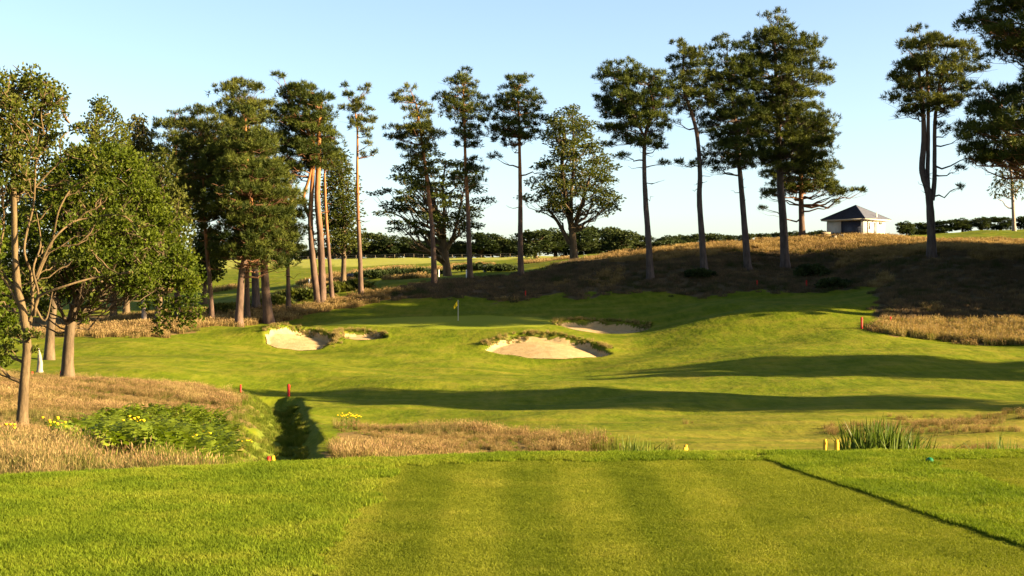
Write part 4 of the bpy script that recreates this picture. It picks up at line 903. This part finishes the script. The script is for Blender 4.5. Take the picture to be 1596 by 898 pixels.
def grass_mat(name, stops, trans=(1.3, 1.4, .4), tf=.3, stripes=False, patch=None, head=None):
    m, n, l, b, o = new_mat(name)
    at = N(n, 'ShaderNodeAttribute', attribute_name='c'); oi = n.new('ShaderNodeObjectInfo')
    geo = n.new('ShaderNodeNewGeometry')
    lo = noise(n, l, geo.outputs['Position'], patch or .8, 4, .6)
    s = n.new('ShaderNodeMath'); s.operation = 'ADD'; l.new(mapr(n, l, at.outputs['Fac'], 0, 1, -.22, .22), s.inputs[0]); l.new(mapr(n, l, lo, .3, .7, 0, 1), s.inputs[1])
    if not stripes:
        s2 = n.new('ShaderNodeMath'); s2.operation = 'ADD'; l.new(s.outputs[0], s2.inputs[0]); l.new(mapr(n, l, oi.outputs['Random'], 0, 1, -.2, .2), s2.inputs[1]); s = s2
    col = ramp(n, l, s.outputs[0], stops)
    if stripes:                                              # mower stripes run down the tee
        sx = n.new('ShaderNodeSeparateXYZ'); l.new(geo.outputs['Position'], sx.inputs[0])
        wob = n.new('ShaderNodeMath'); wob.operation = 'MULTIPLY_ADD'; l.new(noise(n, l, geo.outputs['Position'], 1.6, 3), wob.inputs[0]); wob.inputs[1].default_value = .13; l.new(sx.outputs['X'], wob.inputs[2])
        sn = n.new('ShaderNodeMath'); sn.operation = 'MULTIPLY'; l.new(wob.outputs[0], sn.inputs[0]); sn.inputs[1].default_value = math.pi / .46
        si = n.new('ShaderNodeMath'); si.operation = 'SINE'; l.new(sn.outputs[0], si.inputs[0])
        fade = mapr(n, l, sx.outputs['X'], 1.0, 2.6, 1.0, .25)
        k = n.new('ShaderNodeMath'); k.operation = 'MULTIPLY'; l.new(mapr(n, l, si.outputs[0], -.5, .5, 0, 1), k.inputs[0]); l.new(fade, k.inputs[1])
        col = mixc(n, l, k.outputs[0], col, mixc(n, l, 1.0, col, (.68, .75, .6), 'MULTIPLY'))
    if head:
        ha = N(n, 'ShaderNodeAttribute', attribute_name='head'); col = mixc(n, l, ha.outputs['Fac'], col, ramp(n, l, s.outputs[0], head))
    l.new(col, b.inputs['Base Color']); b.inputs['Roughness'].default_value = .7; b.inputs['Specular IOR Level'].default_value = .05
    tr = n.new('ShaderNodeBsdfTranslucent'); l.new(mixc(n, l, 1.0, col, trans, 'MULTIPLY'), tr.inputs['Color'])
    mx = n.new('ShaderNodeMixShader'); mx.inputs[0].default_value = tf
    l.new(b.outputs[0], mx.inputs[1]); l.new(tr.outputs[0], mx.inputs[2]); l.new(mx.outputs[0], o.inputs['Surface'])
    return m
rg = np.random.default_rng(77)
def rand_in(rng, x0, x1, y0, y1, dens):
    n = int((x1 - x0) * (y1 - y0) * dens); return rng.uniform(x0, x1, n), rng.uniform(y0, y1, n)
def spread(name, label, X, Y, sources, s0=.8, s1=1.2, seed=0, sink=0., vary=None):
    r = np.random.default_rng(seed); Zp = H(X, Y) - sink
    return scatter(name, label, np.stack([X, Y, Zp], 1), r.random(len(X)) * 6.283, r.uniform(s0, s1, len(X)) * (1 if vary is None else vary), sources, seed)

line_x = lambda Y: np.interp(Y, [5.0, 8.37, 12.55, 14], [4.0, 3.34, 2.52, 2.2])
tee2_x = lambda Y: np.interp(Y, [6.0, 10.6, 12.9, 14], [4.75, 4.25, 3.98, 3.9])
G_tee = grass_mat('tee_grass', [(0, (.17, .195, .016)), (.5, (.225, .250, .022)), (1, (.29, .285, .036))], stripes=True, patch=1.4)
G_sem = grass_mat('semi_rough_grass', [(0, (.105, .160, .010)), (.5, (.175, .235, .014)), (1, (.26, .285, .028))], patch=1.1)
mow = [blade_patch('mown_blades', G_tee, rg, .24, 950, .013, .0036, .8) for _ in range(4)]
sem = [blade_patch('short_blades', G_sem, rg, .24, 620, .036, .0048, .6) for _ in range(4)]
r = np.random.default_rng(3)
X, Y = [q.ravel() for q in np.meshgrid(np.arange(-7, 9, .15), np.arange(5.4, 13.9, .15))]; X = X + r.uniform(-.05, .05, len(X)); Y = Y + r.uniform(-.05, .05, len(Y))
d_ = Y - tee_edge(X); vis = (np.abs(X) < .46 * Y + 1.2) & (d_ < .7)
edge_band = (X > line_x(Y)) & (X < line_x(Y) + .17) & (d_ < .2)
on_tee = ((X > -1.2 + .05 * np.sin(Y * 5)) & (X < line_x(Y)) | (X > tee2_x(Y))) & (d_ < -.32)
spread('tee_grass', 'close-mown striped tee grass in the foreground', X[vis & on_tee], Y[vis & on_tee], mow, .9, 1.15, 1)
k = vis & ~on_tee & ~edge_band
spread('apron_grass', 'longer green grass framing the tees in the foreground', X[k], Y[k], sem, .8, 1.25, 2)

edg = [blade_patch('edge_blades', G_sem, rg, .06, 46, .038, .0048, .45) for _ in range(4)]
ye = np.arange(5.2, 12.85, .03); EX, EY = [q.ravel() for q in np.meshgrid(np.arange(.03, .24, .035), ye)]; EX = EX + line_x(EY) + r.uniform(-.006, .006, len(EX)) + .014 * np.sin(EY * 3.1) + .008 * np.sin(EY * 11.3)
spread('edge_grass', 'straight cut edge of taller grass beside the striped tee', EX, EY, edg, .8, 1.1, 14)
# long rough
HEAD = [(0, (.25, .15, .07)), (.5, (.36, .24, .10)), (1, (.46, .34, .14))]
G_fesc = grass_mat('fescue', [(0, (.11, .135, .022)), (.35, (.19, .17, .05)), (.7, (.30, .235, .09)), (1, (.19, .125, .06))], (1.2, 1.1, .6), .3, patch=.35, head=HEAD)
G_hill = grass_mat('hill_grass', [(0, (.055, .075, .015)), (.3, (.14, .11, .035)), (.55, (.27, .185, .065)), (.8, (.36, .245, .085)), (1, (.17, .10, .045))], (1.2, 1.1, .6), .3, patch=.2, head=HEAD)
G_pink = grass_mat('brown_bent', [(0, (.11, .13, .018)), (.4, (.18, .135, .04)), (.7, (.235, .155, .06)), (1, (.30, .235, .075))], (1.2, 1.1, .6), .3, patch=.45, head=[(0, (.25, .14, .075)), (.5, (.34, .215, .10)), (1, (.50, .37, .15))])
G_heath_shade = grass_mat('heather_shade_stems', [(0, (.065, .082, .02)), (.4, (.145, .105, .055)), (.75, (.19, .13, .072)), (1, (.27, .20, .08))], (1.1, 1.0, .7), .2, patch=.3)  # heathery brown, kept dark to deepen the slope's tree shade
G_bank = grass_mat('bank_grass', [(0, (.07, .105, .010)), (.5, (.14, .17, .018)), (1, (.24, .22, .05))], patch=.5)
fes = [blade_patch('fescue_tuft', G_fesc, rg, .55, 70, .48, .012, .35, round_=True, head=(.5, .07, .013)) for _ in range(4)]
pnk = [blade_patch('bent_tuft', G_pink, rg, .55, 70, .42, .012, .35, round_=True, head=(.6, .08, .015)) for _ in range(4)]
hil = [blade_patch('hill_tuft', G_hill, rg, 1.0, 70, .48, .030, .40, round_=True, head=(.5, .14, .05)) for _ in range(4)]
bnk = [blade_patch('bank_tuft', G_bank, rg, .5, 80, .30, .012, .5, round_=True) for _ in range(4)]
G_lip = grass_mat('lip_straw', [(0, (.17, .19, .03)), (.35, (.34, .28, .09)), (.7, (.46, .36, .14)), (1, (.30, .22, .08))], (1.2, 1.15, .6), .35, patch=.8, head=HEAD)
lip = [blade_patch('lip_tuft', G_lip, rg, .5, 60, .50, .022, .55, round_=True, head=(.4, .12, .03)) for _ in range(3)]
ip = lambda X, Y, poly: in_poly(X, Y, poly)
def brk_ell(X, Y):
    pj = proj(X, Y, H(X, Y) + .4); return ((pj[0] - 245) / 130) ** 2 + ((pj[1] - 668) / 34) ** 2
X, Y = rand_in(r, -36, -2, 13.5, 80, 15); k = soft(Z_MEADOW, X + r.normal(0, .5, len(X)), Y + r.normal(0, 1.1, len(X)), .7) * (np.abs(X) < .46 * Y + 2) * (ditch_dist(X, Y) > 1.9) > 0
X, Y = X[k], Y[k]; k = (r.random(len(X)) < np.where(brk_ell(X, Y) < 1, .12, 1.)) & (r.random(len(X)) < smoothstep(1.8, 3.4, ditch_dist(X, Y)) + .15); X, Y = X[k], Y[k]
half = (wav(X, Y, 4.5, 20) > .35) | (Y < 26) & (wav(X, Y, 2, 33) > -.2)
vy = (.62 + .28 * wav(X, Y, 3, 44)).clip(.3, 1.1) * np.where(Y < 24, .8, 1.)
spread('meadow_grass', 'blond seeding long grass in the left meadow', X[half], Y[half], fes + [bnk[0].copy()], .7, 1.2, 4, vary=vy[half])
spread('meadow_bent_grass', 'pinkish brown long grass in the left meadow', X[~half], Y[~half], pnk + [bnk[1].copy()], .7, 1.2, 5, vary=vy[~half])
X, Y = rand_in(r, -12, 6, 24, 60, 17); k = (soft(Z_MOUND, X + r.normal(0, .7, len(X)), Y + r.normal(0, 1.2, len(X)), .9) > 0) & (ditch_dist(X, Y) > 1.6) & (wav(X, Y, 2.4, 50) > -1.1); X, Y = X[k], Y[k]; half = wav(X, Y, 3.2, 5) > .35; vy = (.6 + .35 * wav(X, Y, 2.5, 44)).clip(.25, 1.1)
spread('mound_bent_grass', 'reddish brown long grass below the tee right of the ditch', X[~half], Y[~half], pnk + [bnk[2].copy()], .7, 1.15, 6, vary=vy[~half])
spread('mound_straw_grass', 'pale straw grass below the tee right of the ditch', X[half], Y[half], fes + [bnk[3].copy()], .6, 1.05, 7, vary=vy[half])
X, Y = rand_in(r, -45, 100, 104, 186, 3.0); jx, jy = r.normal(0, .4, len(X)), r.normal(0, .6, len(X)); k = (soft(Z_HILL, X + jx, Y + jy, .6) + soft(Z_UNDER, X + jx, Y + jy, .6) > 0) & (np.abs(X) < .46 * Y + 3)
tuf = np.ones(len(X), bool)
hea = [blade_patch('heather_shade_tuft', G_heath_shade, rg, 1.0, 90, .34, .035, .45, round_=True) for _ in range(3)]
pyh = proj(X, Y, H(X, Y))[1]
hz = (X > -14) & (wav(X, Y, 5, 37) < np.interp(pyh, [385, 400, 415, 500, 512], [-2.2, -.4, 1.2, 1.2, -2.2]))  # dark tufts cover the same shaded part of the slope
spread('heather_shade', 'dark brown heathery growth, its colour deepening the shade on the slope below the hillside pines', X[k & hz], Y[k & hz], hea, .6, 1.2, 15)
tuf = tuf & ~hz
spread('hillside_grass', 'tawny long grass covering the pine hillside', X[k & tuf], Y[k & tuf], hil, .5, 1.15, 8)
X, Y = rand_in(r, -20, 4, 18, 82, 9); dd = ditch_dist(X, Y); rs_ = X > np.interp(Y, ditch[::-1, 1], ditch[::-1, 0]); k = (dd < np.where(rs_, .85, 2.3)) & (Y < 78); spread('ditch_grass', 'rank green grass on the banks of the ditch', X[k], Y[k], bnk, .3, .85, 9)
# straw fringe on bunker lips
LX, LY = [], []
for bi, b in enumerate(BUNK):
    n_ = int(430 * b[2] / 5); a = r.uniform(.06 * math.pi, .94 * math.pi, n_); e = 1 + r.normal(.02, .045, n_)
    LX.append(b[0] + np.cos(a) * b[2] * e); LY.append(b[1] + np.sin(a) * b[3] * e)
b0, b1 = BUNK[1], BUNK[2]; n_ = 420                           # tongue between the two left bunkers
LX.append(r.normal((b0[0] + b0[2] + b1[0] - b1[2]) / 2, .35, n_)); LY.append(r.normal(119.8, 1.1, n_))
LX, LY = np.concatenate(LX), np.concatenate(LY); keep = r.random(len(LX)) < .55 + .45 * (wav(LX, LY, 1.5, 3) > -.2)
spread('bunker_lip_grass', 'blond tufts fringing the bunker lips', LX[keep], LY[keep], lip[:2] + [q.copy() for q in bnk[:3]], .25, .62, 10)
# straw band on the lit edge of the right rough and dry patches by the pond
X, Y = rand_in(r, 30, 60, 106, 119, 7); pj = proj(X, Y, H(X, Y)); k = in_poly(X, Y, Z_HILL) & (pj[1] > 505); spread('straw_grass', 'bright straw grass along the near edge of the right rough', X[k], Y[k], lip, .9, 1.6, 11)
X, Y = rand_in(r, 8, 30, 36, 62, 4); k = (wav(X, Y, 5, 7) + (X - 12) * .05 > .55) & (X < .43 * Y); spread('pond_edge_grass', 'dry grass patches beyond the right tee', X[k], Y[k], pnk, .25, .6, 12)
X, Y = rand_in(r, -60, 10, 165, 245, .8); k = (wav(X, Y * .35, 9, 2) > .35) & (X < .05 * Y + 2); spread('dip_grass', 'rough grass in the dip beyond the left pines', X[k], Y[k], hil, .7, 1.5, 13)

# bracken
def bracken(seed=8, n=900):
    rng = np.random.default_rng(seed); Vs, cs, F4, off = [], [], [], 0
    cnt = 0
    while cnt < n:
        D = rng.uniform(25, 47); px = rng.uniform(95, 372); X = (px - CX) / F * D; Zg = Hs(X, D); py = CY - F * (Zg + .4 - EYE) / D
        ctr = 668 + .0 * px; ell = ((px - 245) / 130) ** 2 + ((py - 676) / 42) ** 2
        if ell > 1.0 + rng.normal(0, .15): continue
        cnt += 1
        an = rng.random() * 6.283; Lf = rng.uniform(.5, .95); t = np.linspace(0, 1, 9)
        sp_ = np.stack([np.cos(an) * Lf * .75 * t, np.sin(an) * Lf * .75 * t, .12 + Lf * (1.1 * t - .62 * t * t) + rng.uniform(0, .15)], 1) + np.array([X, D, Zg])
        sdv = np.array([-math.sin(an), math.cos(an), 0]); tone = np.clip(rng.normal(.5, .22), 0, 1)
        for i in range(1, 9):
            wl = .34 * Lf * (1 - t[i]) ** .7 + .03
            for s in (-1, 1):
                p = sp_[i]; tipp = p + sdv * s * wl + (sp_[i] - sp_[i-1]) * .6 + np.array([0, 0, -.03 + rng.normal(0, .02)]); wdt = (sp_[i] - sp_[i-1]) * .42
                md = (p + tipp) / 2
                Vs.append(np.array([p, md + wdt, tipp, md - wdt])); F4.append([off, off+1, off+2, off+3]); off += 4; cs += [tone] * 4
        Vs.append(np.array([[X - .01, D, Zg - .05], [X + .01, D, Zg - .05], sp_[4] + sdv * .01, sp_[4] - sdv * .01])); F4.append([off, off+1, off+2, off+3]); off += 4; cs += [tone] * 4
    o = link('bracken', mesh_np('bracken', np.concatenate(Vs), [np.array(F4)], [M['bracken']], attrs={'c': np.array(cs)})); tag(o, 'bright green bracken patch in the left meadow', None, None, 'stuff')
bracken()

def reed_clump(px0, px1, D, top_py, n, seed, label):
    rng = np.random.default_rng(seed); xc = (px0 + px1) / 2; Xc, Yc, Zc = on(xc, D); r_ = thing('reed_clump', (Xc, Yc, Zc), label, 'reeds', 'reeds below the tee')
    k = D / F; hmax = EYE + (CY - top_py) * k - Zc; Vs, F4, cs, off = [], [], [], 0
    for i in range(n):
        q = rng.beta(1.6, 1.9); bxx = ((px0 + (px1 - px0) * q) - xc) * k; byy = rng.normal(0, .35)
        h_ = hmax * rng.uniform(.84, 1.07) * (1 - .30 * abs(q - .38)); an = rng.normal(0, 1.6); ln = abs(rng.normal(.15, .30)) * hmax * .55; t = np.linspace(0, 1, 6)
        if rng.random() < .7: an = rng.normal(math.pi, .9) if rng.random() < .45 else rng.normal(0, .6)
        cxl = np.stack([bxx + math.cos(an) * ln * t ** 2.4, byy + math.sin(an) * ln * t ** 2.4, h_ * (t - .12 * (ln / hmax) * t ** 4)], 1)
        fa = rng.random() * 3.14; sdv = np.array([math.cos(fa), math.sin(fa), 0]); ww = .032 * (1 - t ** 2.2) + .001
        V = np.concatenate([cxl - sdv * ww[:, None] / 1.0, cxl + sdv * ww[:, None]]); Vs.append(V)
        F4 += [[off + a, off + a + 1, off + a + 7, off + a + 6] for a in range(5)]; off += 12; cs += [float(np.clip(rng.normal(.5, .25), 0, 1))] * 12
    link('leaves', mesh_np('leaves', np.concatenate(Vs), [np.array(F4)], [M['reed']], attrs={'c': np.array(cs)}), r_)['kind'] = 'stuff'
reed_clump(952, 1050, 22, 680, 130, 1, 'small reed clump showing over the tee edge at centre right')
reed_clump(1318, 1445, 22, 652, 420, 2, 'largest reed clump rising behind the right tee')
reed_clump(1525, 1625, 22, 682, 170, 3, 'reed clump at the right edge behind the right tee')

def ragwort(px, D, hgt, seed, label, nf=6):
    rng = np.random.default_rng(seed); Xc, Yc, Zc = on(px, D); r_ = thing('ragwort', (Xc, Yc, Zc), label, 'flower', 'yellow ragwort plants'); b = MB(); fl_ = MB()
    b.tube([[0,0,-.05],[.01,0,hgt*.6],[0,0,hgt*.8]], [.012,.01,.008], 5)
    for i in range(nf):
        a = i * 2.4; R = .05 + .03 * i; tip = [math.cos(a)*R, math.sin(a)*R, hgt * rng.uniform(.9, 1.05)]
        b.tube([[0,0,hgt*.62], tip], .005, 4, cap=False)
        fl_.tube([[tip[0],tip[1],tip[2]-.015],[tip[0],tip[1],tip[2]+.01],[tip[0],tip[1],tip[2]+.02]], [.015,.04,.02], 7)
    for i in range(7):
        a = i * 2.1; z_ = hgt * (.1 + .08 * i); dv = np.array([math.cos(a), math.sin(a), .3]); sv = np.array([-math.sin(a), math.cos(a), 0]) * .03; p = np.array([0,0,z_])
        b.add([p, p + dv*.08 + sv, p + dv*.17, p + dv*.08 - sv], [[0,1,2,3]], np.zeros(4))
    b.build('stem', M['bracken'], r_); tag(fl_.build('flower_heads', M['petal'], r_), kind='stuff')
for i, (px, D, hg, lab) in enumerate([(533,50,.62,'ragwort at the left end of the yellow row beside the ditch'),(540,50.5,.68,'tall ragwort second in the yellow row beside the ditch'),(548,50.2,.6,'ragwort in the middle of the yellow row beside the ditch'),(556,50.8,.64,'ragwort at the right end of the yellow row beside the ditch'),
    (205,27,.75,'ragwort in front of the bracken, leftmost of a close pair'),(214,27.4,.7,'ragwort in front of the bracken, right one of a close pair'),(80,26,.7,'ragwort among blond grass below the near slim trunk'),(92,26.4,.6,'short ragwort beside the one below the near slim trunk'),(12,25,.6,'ragwort at the far left edge of the meadow'),(318,30,.7,'ragwort at the right foot of the bracken'),(385,42,.6,'ragwort on the left bank of the ditch'),(296,29,.55,'ragwort low in the bracken near its right foot')]):
    ragwort(px, D, hg, 300 + i, lab)
